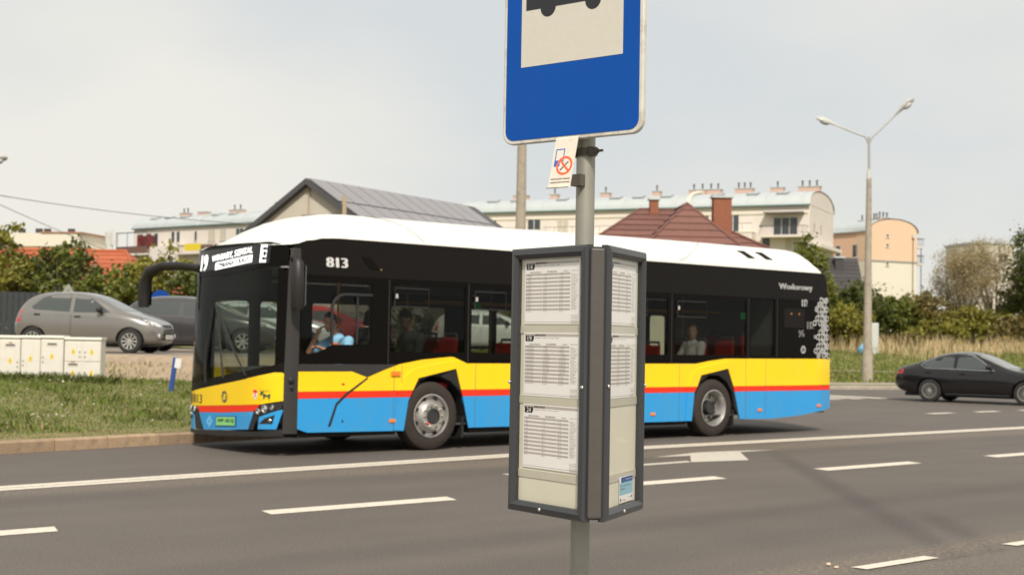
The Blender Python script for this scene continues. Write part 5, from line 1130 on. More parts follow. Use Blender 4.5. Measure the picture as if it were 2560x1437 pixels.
bush(-15.4, 47, 1.7, 4.1, G2, 'thin pointed tree top rising above the dark tree', 1500)
bush(-13.6, 47.5, 3.3, 2.95, G2, 'low green bush in front of the orange roof', 6500)
bush(-12.0, 48, 2.9, 3.7, G3, 'yellow green bush left of the bus mirror arm', 6000)
bush(-10.3, 47, 3.0, 3.2, G1, 'dark green bush directly behind the bus mirror', 6500)
bush(-8.4, 51, 3.6, 2.9, G2, 'green bush behind the bus windscreen', 5000)
bush(-4.5, 52, 4.2, 2.7, G1, 'dark bush seen through the middle bus windows', 5000)
bush(-.6, 54, 4.0, 2.8, G3, 'yellowish bush seen through the windows behind the case', 4500)
# right: behind and beyond the bus
TRG = 'trees and shrubs beyond the field'
def rb(lat, dep, w_, h, mt, label, n=5200, leaf=.13, name='bush'):
    p = V(lat, dep); q = V(lat*1.3, dep*1.3); h2 = EYE+(hr(p.x, p.y)+h-EYE)*1.3-hr(q.x, q.y)
    return bush(lat*1.3, dep*1.3, w_*1.3, h2, mt, label, int(n*1.9), leaf*.95, TRG, name, hr(q.x, q.y))
rb(15.35, 72, 3.1, 7.1, G2, 'green tree rising over the rear of the bus roof', 8000, .14, 'tree')
rb(16.3, 69, 3.0, 3.4, G3, 'yellow green shrub just right of the bus', 6000)
rb(17.4, 75, 3.6, 3.2, G2, 'shrub at the foot of the dark tiled roof', 5200)
rb(19.4, 77, 3.4, 4.6, G1, 'dark pointed shrub right of the lamp post', 6500)
rb(21.6, 78, 3.0, 4.0, G2, 'second dark shrub right of the lamp post', 5200)
rb(23.4, 79, 3.2, 4.3, G4, 'brownish shrub before the salmon coloured building', 5200)
rb(22.6, 74, 3.6, 2.7, G3, 'low yellow green shrub beyond the dry grass', 5000)
rb(25.6, 77, 4.2, 3.4, G3, 'pale shrub under the bare-crowned tree', 6000)
rb(27.4, 75, 3.2, 3.0, G4, 'olive shrub near the right edge', 4500)
rb(20.6, 73, 3.2, 2.0, G4, 'small olive shrub behind the lamp post', 4000)
rb(29.4, 76, 4.6, 8.5, G1, 'dark tree cut off by the right edge', 9000, .13, 'tree')
rb(31.5, 82, 4.6, 5.2, G2, 'tree behind the dark one at the right edge', 4000, .15, 'tree')
# airy, half bare tree
def willow(label, lat, dep, h, spread, n, seed):
    rs = random.Random(seed); p = V(lat, dep); root = empty('sparse_tree', (p.x, p.y, hr(p.x, p.y)-.05), math.atan2(r0.y, r0.x), label, 'tree', TRG); m = MB(); L_ = []
    m.tube([(0, 0, 0), (.1, 0, 1.0), (.05, .1, 1.8)], [.17, .14, .11], 8)
    for k in range(20):
        a = rs.uniform(0, 6.28); sp = spread*rs.uniform(.25, 1); ht_ = h*(1-.42*(sp/spread)**2)*rs.uniform(.86, 1.0); pts = [Vector((.05, .1, 1.3+rs.uniform(0, .5)))]
        for j in range(1, 6): q = j/5; pts.append(Vector((math.cos(a)*sp*q**.8+rs.uniform(-.12, .12), math.sin(a)*sp*q**.8, 1.4+(ht_-1.4)*q*rs.uniform(.92, 1.0))))
        m.tube(pts, [.07, .055, .04, .028, .018, .006], 5)
        for t_ in range(20):
            b0 = pts[rs.randint(1, 4)].lerp(pts[5], rs.random()); b1 = b0+Vector((rs.uniform(-.8, .8), rs.uniform(-.8, .8), rs.uniform(-.35, .8)))
            m.tube([b0, b0.lerp(b1, .5)+Vector((0, 0, .08)), b1], [.012, .008, .004], 3, caps=False); L_ += [tuple(b0.lerp(b1, rs.random())) for _ in range(n)]
    m.build('branches', mat('bark_pale', (.20, .165, .12), .9, var=.2), root, 40)
    arr_mesh('foliage', leaves(np.array(L_)+rng.normal(size=(len(L_), 3))*.22, .055), 4, G6, parent=root)
willow('half bare pale tree left of the right edge', 33.2, 102, 8.2, 2.9, 40, 3); willow('second half bare tree beside the dark tree', 36.2, 104, 8.4, 2.9, 40, 9)
# spruce behind the bus roof
sp_ = V(1.9, 60, 0); sp_.z = hl(sp_.x, sp_.y)
spr = empty('spruce', sp_, 0, 'dark spruce top showing above the bus roof', 'tree'); m = MB(); m.tube([(0, 0, 0), (0, 0, 5.7)], [.12, .02], 8); m.build('trunk', MATS['bark'], spr)
P = []
for k in range(5200): q = rng.uniform(0, 1)**.75; a = rng.uniform(0, 6.28); rr = (1-q)*2.1*rng.uniform(.3, 1)*(1+.25*math.sin(q*60)); P.append((rr*math.cos(a), rr*math.sin(a), .5+5.35*q-rr*.18))
arr_mesh('crown', leaves(np.array(P), .10), 4, G5, parent=spr)
# grass of the verge, kept to where it can be seen
GR1 = mat('grass_green', (.150, .205, .032), .7, isl=.55, trans=.3, var=.35, vscale=.9); GR2 = mat('grass_dry', (.42, .31, .16), .8, isl=.35, trans=.3); GR3 = mat('weed_green', (.125, .15, .032), .65, isl=.5, trans=.3); GR4 = mat('grass_straw', (.78, .60, .36), .85, isl=.3, trans=.3, var=.25, vscale=.5)
def scatter(n, box, ok, hfun):
    x = rng.uniform(box[0], box[1], n); y = rng.uniform(box[2], box[3], n); k = np.array([ok(a, b) for a, b in zip(x, y)]); x, y = x[k], y[k]
    return np.stack([x, y, np.array([hfun(a, b) for a, b in zip(x, y)])], 1)
okv = lambda s, t: t > kerbT(s)+.20 and edge_e(s, t) < -.42
P = scatter(125000, (2.5, 21, 17.6, 34), lambda s, t: okv(s, t) and (SY*s-CY*t)/(CY*s+SY*t) > -.42, hl)
k = np.clip((np.array([t-kerbT(s) for s, t in P[:, :2]])-.2)/1.2, .25, 1); clump = .6+.8*(np.sin(P[:, 0]*2.1+np.sin(P[:, 1]*1.7)*2)*np.sin(P[:, 1]*1.3+P[:, 0]*.6) > .1)
hh = rng.uniform(.03, .095, len(P))*k*clump
tag(arr_mesh('verge_grass', blades(P, hh, rng.uniform(.008, .018, len(P)), rng.uniform(.2, .9, len(P))), 5, [GR1, GR2], (rng.uniform(0, 1, len(P)) < .10+.5*(k < .5))), 'green grass mixed with dry blades on the verge behind the kerb', 'grass', kind='stuff')
P = scatter(3600, (4, 20, 18.0, 33), lambda s, t: okv(s, t) and (math.sin(s*1.9)*math.sin(t*2.3+s) > .55 or (8.5 < edge_e(s, t)*-1 < 0)), hl)
pc = V(-9.4, 28.15); P2 = np.array([(pc.x+r0.x*u+.0, pc.y+r0.y*u, 0) for u in rng.uniform(-1.6, 1.4, 1500)])+rng.normal(size=(1500, 3))*[.10, .10, 0]; P2[:, 2] = [hl(a, b) for a, b, c in P2]; P = np.concatenate([P, P2])
tag(arr_mesh('verge_weeds', blades(P, rng.uniform(.08, .24, len(P)), rng.uniform(.015, .03, len(P)), rng.uniform(.3, .9, len(P))), 5, GR3), 'taller leafy weeds in tufts before the cabinets', 'weeds', kind='stuff')
P = scatter(900, (4, 17, 18.0, 27), lambda s, t: okv(s, t) and math.sin(s*2.7+1)*math.sin(t*2.1) > .2, hl); P[:, 2] += rng.uniform(.07, .18, len(P))
tag(arr_mesh('verge_flowers', leaves(P, .017, .9), 4, mat('petal_white', (.60, .56, .45), .7, isl=.2)), 'tiny white flowers scattered over the verge', 'flowers', kind='stuff')
# field: short grass, then tall straw
def okf(s, t):
    lat, dep = SY*s-CY*t, CY*s+SY*t
    return 7.5 < lat < dep*.41 and 52 < dep < 92 and t > lerp_path([(p[0], p[1]) for p in RIGHTK[3:]], s)+3.0 and s > 41 and not (68 < dep-(lat-12)*.10 < 71.3)
P = scatter(150000, (41, 90, 20, 66), okf, hr); dp = P[:, 0]*CY+P[:, 1]*SY
tag(arr_mesh('field_grass', blades(P, rng.uniform(.05, .20, len(P)), rng.uniform(.03, .06, len(P)), rng.uniform(.2, .8, len(P))), 5, [GR1, GR2], rng.uniform(0, 1, len(P)) < .22), 'short green grass on the field beyond the junction', 'grass', kind='stuff')
def oks(s, t):
    lat, dep = SY*s-CY*t, CY*s+SY*t
    return 12 < lat < dep*.42 and 82.5+2.2*math.sin(lat*.7)+1.2*math.sin(lat*2.3) < dep < 96
P = scatter(75000, (38, 96, 30, 78), oks, hr); P[:, 2] -= .05
tag(arr_mesh('tall_dry_grass', blades(P, rng.uniform(.35, 1.0, len(P))*(1.1+.45*np.sin(P[:, 0]*.9+np.sin(P[:, 1]*.7)*2)), rng.uniform(.012, .035, len(P)), rng.uniform(.05, .30, len(P))), 5, [GR4, GR2, GR3], np.searchsorted([.66, .84], rng.uniform(0, 1, len(P)))), 'tall straw coloured grass between field and shrubs', 'grass', kind='stuff')
P = scatter(3500, (60, 95, 25, 60), lambda s, t: 29 < SY*s-CY*t < 36 and 82 < CY*s+SY*t < 86, hr); P[:, 2] += rng.uniform(.5, 1.1, len(P))
tag(arr_mesh('goldenrod', leaves(P, .07), 4, mat('goldenrod_yellow', (.42, .30, .03), .7, isl=.3)), 'yellow flowering weeds at the right edge of the straw', 'weeds', kind='stuff')
# ================================================================ houses
PLA = mat('plaster_pinkish', (.70, .63, .57), .9, var=.05, vscale=.5, dirt=(.60, .53, .46), dscale=.3); PLB = mat('plaster_cream', (.70, .645, .53), .9, var=.04, vscale=.5); SAL = mat('plaster_salmon', (.74, .51, .35), .9, var=.04, vscale=.4, dirt=(.74, .50, .34), dscale=.25); ZR = mat('zinc_roof', (.50, .53, .525), .5, .2, var=.08, vscale=.6); FRW = mat('window_frame_white', (.62, .60, .56), .6); PANE = mat('house_pane', (.055, .062, .068), .12, spec=.5); PANEB = mat('blind_beige', (.50, .45, .36), .8); BRK = mat('chimney_brick', (.27, .10, .055), .9, var=.2, vscale=6); BRKP = mat('chimney_pink', (.55, .38, .31), .9, var=.1, vscale=4); DRK = mat('railing_dark', (.05, .045, .042), .6); BALW = mat('balcony_brown', (.16, .085, .065), .8)
def house(name, label, a, b, z, cat='building'):
    """root at the front left corner; local x runs along the front to b, y goes back"""
    d = Vector((b.x-a.x, b.y-a.y, 0)); o = empty(name, (a.x, a.y, z), math.atan2(d.y, d.x), label, cat, 'houses beyond the road'); return o, d.length
def win(par, x, z, w_, h, y=0., glassm=None, mull=1, side=None):
    """window with frame, panes and sill on the front wall (y = outer face); side: plane x instead"""
    wd = empty('window', (0, 0, 0)); wd.parent = par
    if side is None: M_ = Matrix.Translation((x, y, z))
    else: M_ = Matrix.Translation((side, x, z)) @ Matrix.Rotation(R(90), 4, 'Z')
    m = MB(); m.box(0, w_, -.03, .10, 0, h, 0, M_); m.build('frame', FRW, wd)
    for k in range(mull):
        g_ = w_/mull; m = MB(); m.box(k*g_+.07, (k+1)*g_-.05, -.05, -.02, .08, h-.08, 0, M_); m.build('pane', glassm or PANE, wd)
    m = MB(); m.box(-.08, w_+.08, -.12, 0, -.07, 0, 0, M_); m.build('sill', FRW, wd)
def chim(par, x, y, z, w_, d, h, mt=None, pots=2):
    c = empty('chimney', (x, y, z)); c.parent = par
    m = MB(); m.box(0, w_, 0, d, -1.2, h); m.build('stack', mt or BRKP, c); m = MB(); m.box(-.08, w_+.08, -.08, d+.08, h, h+.10); m.build('cap', MATS['zinc_roof'], c)
    for k in range(pots): m = MB(); xx = w_*(k+.5)/pots; m.tube([(xx, d/2, h+.1), (xx, d/2, h+.75)], .10, 8); m.tube([(xx, d/2, h+.72), (xx, d/2, h+.86)], [.2, .03], 8); m.build('cowl', GALV_DARK, c)
def barrel(par, L_, D_, ze, rise, mt=None, seams=None, over=.35, x0=0.):
    m = MB(); n = 18; P = []
    for x in (x0-over*.3, x0+L_+over*.3):
        for k in range(n+1): a = math.pi*k/n; P.append((x, D_/2-(D_/2+over)*math.cos(a), ze+rise*math.sin(a)**.8))
    m.add(P, [(k, k+1, n+2+k, n+1+k) for k in range(n)]); rf = m.build('roof', mt or ZR, par, 50)
    x = x0+.8
    while x < x0+L_:
        m = MB(); m.tube([(x, D_/2-(D_/2+over)*math.cos(math.pi*k/n), ze+rise*math.sin(math.pi*k/n)**.8+.02) for k in range(0, n//2+2)], .035, 4); m.build('standing_seam', mt or ZR, rf); x += seams or 2.2
    m = MB(); m.tube([(x0-.1, -over, ze-.02), (x0+L_+.1, -over, ze-.02)], .10, 6); m.build('gutter', mat('gutter_teal', (.16, .24, .24), .5), rf)
    for xx in (x0, x0+L_):
        m = MB(); G = [(xx, D_/2-(D_/2)*math.cos(math.pi*k/n), ze+rise*.985*math.sin(math.pi*k/n)**.8) for k in range(n+1)]; m.prism(G, (.12 if xx == x0 else -.12, 0, 0)); m.build('gable_wall', par.get('_w') and MATS[par['_w']] or PLA, par)
    return rf
def skylight(rf, x, D_, ze, rise, t_=.22, w_=1.4, over=.35):
    def pt(a): return Vector((0, D_/2-(D_/2+over)*math.cos(a), ze+rise*math.sin(a)**.8))
    a0, a1 = math.pi*t_, math.pi*(t_+.075); p, q = pt(a0), pt(a1); nn = Vector((0, -(q-p).z, (q-p).y)).normalized()
    sk = empty('skylight', (x, 0, 0)); sk.parent = rf
    m = MB(); m.prism([p, q, q+Vector((w_, 0, 0)), p+Vector((w_, 0, 0))], nn*.16); m.build('skylight_frame', mat('skylight_frame', (.30, .32, .32), .4, .3), sk); i = Vector((.12, 0, 0)); e_ = (q-p)*.1
    m = MB(); m.prism([p+i+e_, q+i-e_, q+Vector((w_, 0, 0))-i-e_, p+Vector((w_, 0, 0))-i+e_], nn*.175); m.build('skylight_pane', mat('skylight_pane', (.40, .44, .46), .15), sk)
def balcony(par, x0, x1, z, dp, mt, panel=None, bars=0, y=0.):
    b = empty('balcony', (0, 0, 0)); b.parent = par
    m = MB(); m.box(x0, x1, y-dp, y, z-.22, z); m.build('slab', MATS['plaster_pinkish'], b)
    if panel: m = MB(); m.box(x0, x1, y-dp-.03, y-dp+.03, z+.05, z+1.05); m.box(x0-.02, x0+.03, y-dp, y, z+.05, z+1.05); m.build('parapet', panel, b)
    m = MB(); m.tube([(x0, y, z+1.08), (x0, y-dp, z+1.08), (x1, y-dp, z+1.08), (x1, y, z+1.08)], .04, 5); m.build('rail', mt, b)
    for k in range(bars): m = MB(); xx = x0+(x1-x0)*(k+.5)/bars; m.tube([(xx, y-dp, z), (xx, y-dp, z+1.08)], .022, 4); m.build('baluster', mt, b)
# A: long block with the vaulted zinc roof
ZA = .5
hA, LA = house('apartment_block', 'long pale apartment block with vaulted zinc roof behind the bus', V(-7.0, 179.2), V(34.4, 160), ZA); hA['_w'] = 'plaster_pinkish'
ze, DA, ri_ = 17.35, 13.0, 2.1
m = MB(); m.box(0, LA, 0, DA, -2, ze-.05); m.build('wall', PLA, hA)
m = MB(); m.box(0, LA-.2, -.10, 0, ze-1.0, ze-.75); m.build('cornice', PLB, hA)
rfA = barrel(hA, LA, DA, ze, ri_)
for x in (3.5, 6.8, 13.2, 16.0, 20.4, 23.4, 27.0, 33.5, 37.8, 41.4): skylight(rfA, x, DA, ze, ri_, .20)
for x, w_, pt_ in ((5.2, 2.0, 2), (10.5, 1.0, 1), (17.5, 1.2, 1), (24.5, 1.0, 1), (29.3, 2.2, 2), (31.6, 1.8, 2), (35.2, 2.2, 3), (39.6, 1.6, 1), (43.0, 2.6, 3)): chim(hA, x, 5.2, ze+ri_*.82, w_, 1.0, .95, BRKP, pt_)
m = MB(); n = 14; P = [(31.0, DA/2-(DA/2+.45)*math.cos(math.pi*k/n), ze+(ri_+.25)*math.sin(math.pi*k/n)**.8) for k in range(n//2+2)]; m.tube(P, .22, 6); m.build('fire_wall', PLB, hA)
for f_, zz in enumerate((14.75, 11.9, 9.0)):
    for i, x in enumerate(np.arange(1.5, LA-1.2, 2.75)):
        if f_ == 0 and (LA-6.6 < x+.6 < LA-.5): continue
        if any(a_ < x+.6 < b_ for a_, b_ in ((LA-18.5, LA-6), (LA-34, LA-23.5), (-1, 9.5))): continue
        w_ = 1.0 if i % 3 else 1.8; win(hA, x, zz+.25, w_, 1.5, 0, PANE if (i+f_) % 4 else PANEB, 1 if w_ < 1.5 else 2)
for x0_, x1_, zt_, dd in ((LA-17.5, LA-6.4, 14.1, 1.7), (LA-33, LA-24, 14.1, 1.7), (.0, 9.0, 14.1, 1.7)):
    m = MB(); m.box(x0_, x1_, -dd, -.02, -2, zt_); m.build('terrace_block', PLA, hA); m = MB(); m.box(x0_-.05, x1_+.05, -dd-.06, -.02, zt_, zt_+.12); m.build('terrace_coping', PLB, hA)
    m = MB(); m.tube([(x0_, -dd+.1, zt_+1.1), (x1_, -dd+.1, zt_+1.1)], .03, 5); m.build('terrace_rail', DRK, hA)
    for k in range(int((x1_-x0_)/1.2)): m = MB(); xx = x0_+.3+k*1.2; m.tube([(xx, -dd+.1, zt_+.1), (xx, -dd+.1, zt_+1.1)], .022, 4); m.build('terrace_baluster', DRK, hA)
    for k in range(int((x1_-x0_)/3.3)): win(hA, x0_+1.0+k*3.3, 11.9, 1.0 if k % 2 else 1.7, 1.35, -dd, PANE, 1 if k % 2 else 2)
    for k in range(int((x1_-x0_)/3.2)): win(hA, x0_+1.2+k*3.2, 14.25, 1.0 if k % 2 else 1.5, 2.2, 0, PANE if k % 3 else PANEB, 1 if k % 2 else 2)
balcony(hA, LA-5.6, LA-.2, 13.75, 1.5, DRK, None, 26)
win(hA, LA-4.3, 13.85, 2.9, 2.1, 0, PANE, 3); m = MB(); m.box(LA-5.2, LA-.6, -1.3, 0, 16.35, 16.5); m.build('awning', mat('awning_grey', (.20, .19, .18), .7), hA)
for zz in (14.6, 11.6):
    for y in (2.0, 5.5): win(hA, y, zz, .45, .9, 0, PANE, 1, side=LA+.0)
m = MB(); m.box(LA, LA+1.1, 1.0, DA, 12.5, 12.9); m.build('side_ledge', PLA, hA)
# B: the block behind the bus front
hB, LB = house('apartment_block', 'pale apartment block with grey vaulted roof left of the grey house', V(-58.2, 212), V(-33.5, 193), 0); hB['_w'] = 'plaster_pinkish'
ZB = 17.55
m = MB(); m.box(0, LB, 0, 12, -2, ZB-.05); m.build('wall', PLA, hB); rfB = barrel(hB, LB, 12, ZB, 2.1)
m = MB(); P = [(15.4, 6-6.4*math.cos(math.pi*k/14), ZB+2.2*math.sin(math.pi*k/14)**.8) for k in range(9)]; m.tube(P, .12, 6); m.build('fire_wall', ZR, hB)
for x in (2.8, 6.2, 9.8, 17.0, 20.6): skylight(rfB, x, 12, ZB, 2.1, .20)
for x, w_, p_ in ((5.2, 1.8, 2), (9.4, 1.9, 0), (16.6, 2.6, 2), (25.4, 1.5, 1)): chim(hB, x, 4.5, ZB+1.75, w_, 1.0, .8, BRKP, p_)
for x, zz, w_, h_, mu, bl in ((9.0, 15.2, .8, 1.7, 1, 0), (10.2, 15.2, .8, 1.7, 1, 0), (14.3, 15.3, .6, 1.5, 1, 0), (17.4, 15.2, 1.5, 1.8, 2, 1), (20.0, 15.2, 1.3, 1.8, 2, 1), (23.4, 15.4, 1.6, 1.5, 2, 0), (5.0, 14.6, .9, 2.2, 1, 0), (3.2, 14.6, 1.1, 2.2, 1, 0), (1.0, 14.6, 1.3, 2.2, 2, 0), (11.6, 11.0, .9, 2.4, 1, 0), (6.0, 11.4, 1.6, 1.4, 2, 0), (15.6, 11.2, 1.0, 2.3, 1, 0), (27.5, 15.2, 1.5, 1.6, 2, 0)): win(hB, x, zz, w_, h_, 0, PANEB if bl else PANE, mu)
m = MB(); m.box(6.0, 12.5, -1.6, -.02, -2, 14.6); m.build('stepped_block', PLA, hB)
for x in (8.2, 10.6): win(hB, x, 11.6, 1.0, 1.5, -1.6, PANE, 1)
balcony(hB, -1.6, 5.9, 13.6, 2.0, DRK, BALW); balcony(hB, 12.6, 20.5, 13.5, 1.7, DRK, None, 22)
m = MB(); m.box(14.3, 17.9, -1.86, -1.78, 13.75, 14.75); m.build('yellow_banner', mat('banner_yellow', (.72, .56, .03), .7), hB)
m = MB(); m.box(17.95, 20.5, -1.80, -1.74, 13.55, 14.5); m.build('balcony_screen', BALW, hB)
for x in (-1.5, 1.0, 5.7): m = MB(); m.tube([(x, -1.95, 10.5), (x, -1.95, 16.9)], .05, 5); m.build('balcony_post', DRK, hB)
m = MB(); m.tube([(-1.5, -1.95, 16.8), (5.7, -1.95, 16.8)], .07, 5); m.build('pergola_beam', DRK, hB)
for x in (2.4, 4.4): m = MB(); m.box(x, x+.7, -1.2, -.1, 14.4, 16.4); m.build('red_curtain', mat('curtain_red', (.16, .03, .03), .9), hB)
# C: grey house with solar panels
GRW = mat('plaster_light_grey', (.55, .49, .41), .9, var=.05, vscale=1); ROOFG = mat('roof_graphite', (.075, .072, .075), .6, var=.08); SOL = mat('solar_panel', (.25, .235, .245), .35, spec=.4, var=.05); SOLF = mat('solar_frame', (.10, .10, .105), .5)
pk_ = V(-8.13, 55); rid = (V(-2.5, 64.5)-V(-8.13, 55)).normalized(); ang = math.atan2(rid.y, rid.x)
hC = empty('detached_house', (pk_.x, pk_.y, 1.1), ang, 'light grey gabled house with solar panels above the bus', 'house', 'houses beyond the road')   # x along the ridge, y to the left
pkz = 7.84-1.1; W2 = 5.2; sl_ = .625; LC = 12.6
m = MB(); m.prism([(0, W2-.7, 0), (0, -W2+.7, 0), (0, -W2+.7, pkz-.24-sl_*(W2-.7)), (0, 0, pkz-.24), (0, W2-.7, pkz-.24-sl_*(W2-.7))], (LC-.8, 0, 0)); m.build('wall', GRW, hC)
for sg in (1, -1):
    m = MB(); e_ = W2 if sg > 0 else 3.4
    m.prism([(-.28, 0, pkz), (-.28, sg*e_, pkz-sl_*e_), (-.28, sg*e_, pkz-sl_*e_-.24), (-.28, 0, pkz-.24)], (LC, 0, 0)); rC = m.build('roof_slope', ROOFG, hC)
    m = MB(); m.tube([(-.8, sg*(e_+.05), pkz-sl_*e_-.2), (LC-.8, sg*(e_+.05), pkz-sl_*e_-.2)], .08, 6); m.build('gutter', DRK, hC)
for i in range(11):
    for j in range(2):
        y0, y1 = -.15-j*1.62, -.15-(j+1)*1.62+.09; x0 = -.25+i*1.05; x1 = x0+.97; q = [(x0, y0, pkz+sl_*y0+.05), (x1, y0, pkz+sl_*y0+.05), (x1, y1, pkz+sl_*y1+.05), (x0, y1, pkz+sl_*y1+.05)]
        sp_ = MB(); sp_.prism(q, (0, -.02, .04)); sp_.build('solar_panel', SOL, hC)
m = MB(); m.prism([(.3, -3.2, pkz-2.25), (.3, -5.6, pkz-3.6), (.3, -5.6, pkz-3.8), (.3, -3.2, pkz-2.5)], (11.2, 0, 0)); m.build('lower_roof', ROOFG, hC)
for i in range(7): m = MB(); x0 = .8+i*1.5; m.prism([(x0, -3.5, pkz-2.37), (x0+1.4, -3.5, pkz-2.37), (x0+1.4, -5.0, pkz-3.2), (x0, -5.0, pkz-3.2)], (0, -.02, .05)); m.build('solar_panel', SOL, hC)
wc = empty('window', (0, 0, 0)); wc.parent = hC
m = MB(); m.box(-.05, .1, -1.55, .35, pkz-2.5, pkz-1.45); m.build('frame', mat('window_frame_dark', (.06, .06, .06), .6), wc)
for y in (-1.48, -.55): m = MB(); m.box(-.07, -.04, y, y+.83, pkz-2.42, pkz-1.52); m.build('pane', PANE, wc)
m = MB(); m.tube([(-.78, -2.35, pkz-2.6), (-.78, -2.35, pkz-.85)], .09, 6); m.build('service_mast', mat('mast_tan', (.42, .33, .22), .7), hC)
m = MB(); m.tube([(-.06, .0, pkz-1.7), (-.06, 0, pkz-.3)], .03, 5); m.build('finial', MATS['mast_tan'], hC)
# D: brown tiled hip roof with two brick chimneys
TILE = mat('brown_roof_tile', (.165, .075, .058), .75, var=.12, vscale=3, objr=.12); 
pD = V(5.95, 70); hD = empty('detached_house', (pD.x, pD.y, 1.0), math.atan2(r0.y, r0.x)+R(2), 'house with a brown tiled hip roof and two brick chimneys', 'house', 'houses beyond the road')
zr = 7.27; za = 4.0; e0, e1 = -4.2, 8.6; f0_, f1_ = -4.2, 4.4
m = MB(); m.box(e0+.7, e1-.7, f0_+.7, f1_-.7, -1, za+.1); m.build('wall', PLB, hD)
rdg = [(.45, 0, zr), (2.7, 0, zr)]
def hipface(name, q):
    """roof plane covered course by course with overlapping tile rows"""
    a, b, c, d = [Vector(p) for p in q]; n = 11; pl = None
    nn = (b-a).cross(d-a).normalized()
    if nn.z < 0: nn = -nn
    for k in range(n):
        u0, u1 = k/n, (k+1)/n+.012; m = MB(); q_ = [a.lerp(d, u0), b.lerp(c, u0), b.lerp(c, min(1, u1)), a.lerp(d, min(1, u1))]
        m.prism([q_[0]+nn*.06, q_[1]+nn*.06, q_[2]+nn*.012, q_[3]+nn*.012], -nn*.05); m.build('tile_course', TILE, hD)
hipface('front', [(e0, f0_, za), (e1, f0_, za), rdg[1], rdg[0]]); hipface('left', [(e0, f1_, za), (e0, f0_, za), rdg[0], rdg[0]]); hipface('right', [(e1, f0_, za), (e1, f1_, za), rdg[1], rdg[1]]); hipface('back', [(e1, f1_, za), (e0, f1_, za), rdg[0], rdg[1]])
w0, w1, wf = -.7, 5.2, -7.6       # projecting wing with its own hip
ap = ((w0+w1)/2+.05, -3.6, zr-.02)
hipface('wing', [(w0-.9, wf, za-.6), (w1+.9, wf, za-.6), ap, ap]); hipface('wing_l', [(w0-.9, 0, za-.6), (w0-.9, wf, za-.6), ap, (ap[0], 0, zr-.02)]); hipface('wing_r', [(w1+.9, wf, za-.6), (w1+.9, 0, za-.6), (ap[0], 0, zr-.02), ap])
m = MB(); m.box(w0-.2, w1+.2, wf+.7, -2, -1, za-.6); m.build('wing_wall', PLB, hD)
for q in ([(w0-.9, wf, za-.5), ap], [(w1+.9, wf, za-.5), ap], [ap, (ap[0], 0, zr+.03)], rdg, [(e1, f0_, za+.1), rdg[1]], [(e0, f0_, za+.1), rdg[0]]): m = MB(); m.tube([Vector(p)+Vector((0, 0, .03)) for p in q], .065, 6); m.build('ridge_tiles', TILE, hD)
chim(hD, .95, -.4, zr-.5, .42, .5, .98, BRK, 0); chim(hD, 3.7, -3.0, zr-1.9, .88, .6, 2.28, BRK, 0)
m = MB(); m.prism([(2.9, -2.3, zr-1.62), (3.4, -2.3, zr-1.62), (3.3, -1.9, zr-1.3), (2.8, -1.9, zr-1.3)], (0, -.05, .06)); m.build('roof_hatch', MATS['skylight_pane'], hD)
# E: salmon block at the right
hE, LE = house('apartment_block', 'salmon and cream building with an arched gable right of the lamp post', V(47.6, 184), V(54.9, 187.5), 0); hE['_w'] = 'plaster_salmon'
# here the arched gable faces the viewer: x along the gable, y back along the roof
m = MB(); n = 20; G = [(LE/2-(LE/2)*math.cos(math.pi*k/n), 0, 16.9+1.75*math.sin(math.pi*k/n)**.9) for k in range(n+1)]
m.prism([(0, 0, 13.05)]+G+[(LE, 0, 13.05)], (0, 14, 0)); m.build('upper_wall', SAL, hE)
m = MB(); m.box(0, LE, .02, 14, -2, 13.0); m.build('lower_wall', PLB, hE); m = MB(); m.box(-.1, LE+.1, -.08, .0, 12.9, 13.12); m.build('string_course', mat('ledge_grey', (.36, .34, .29), .8), hE)
P = []; m = MB()
for y in (-.12, 14): P += [(LE/2-(LE/2+.2)*math.cos(math.pi*k/n), y, 16.95+1.8*math.sin(math.pi*k/n)**.9) for k in range(n+1)]
m.add(P, [(k, k+1, n+2+k, n+1+k) for k in range(n)]); m.build('roof', ZR, hE, 50)
for zz in (16.2, 14.9, 12.4): win(hE, 2.75, zz, .42, .5, 0, PANE, 1)
m = MB(); m.tube([(LE-.75, -.06, 4), (LE-.75, -.06, 16.7)], .05, 6); m.build('downpipe', GALV_DARK, hE); m = MB(); m.box(LE-.95, LE-.6, -.3, -.05, 16.3, 16.8); m.build('vent_box', FRW, hE)
chim(hE, 2.9, 1.5, 18.5, 1.9, .8, .45, BRKP, 3)
for zz in (12.9, 15.2): balcony(hE, LE, LE+1.3, zz, 1.9, DRK, None, 4, y=1.9)
m = MB(); m.tube([(LE+.9, .2, 2), (LE+.9, .2, 15.2)], .07, 6); m.build('balcony_column', GALV_DARK, hE)
hE2, L2 = house('apartment_block', 'salmon side wing with grey roof left of the arched gable', V(43.6, 191), V(47.5, 184.8), 0)
m = MB(); m.box(0, L2-.1, 0, 8, 13.0, 16.9); m.build('upper_wall', mat('plaster_salmon_shaded', (.72, .46, .31), .9, var=.04, vscale=.4), hE2); m = MB(); m.box(0, L2-.1, .02, 8, -2, 13); m.build('lower_wall', PLB, hE2)  # same salmon plaster, its colour darkened to paint in the wing's shaded side
m = MB(); m.prism([(-.2, -.3, 16.9), (-.2, 3.5, 18.4), (-.2, 3.5, 18.6), (-.2, -.3, 17.1)], (L2+.1, 0, 0)); m.build('roof', ZR, hE2)
win(hE2, 1.5, 13.5, .9, 1.8, 0, PANE, 1); win(hE2, 4.6, 13.5, 1.5, 1.8, 0, PANE, 2); chim(hE2, 2.2, 3.5, 18.2, .9, .7, .6, BRKP, 1); chim(hE2, 4.6, 3.5, 18.2, .9, .7, .7, BRKP, 2)
hE3, L3 = house('apartment_block', 'narrow cream wall with teal roof between the pale block and the salmon wing', V(40.5, 196), V(44.2, 193), 0)
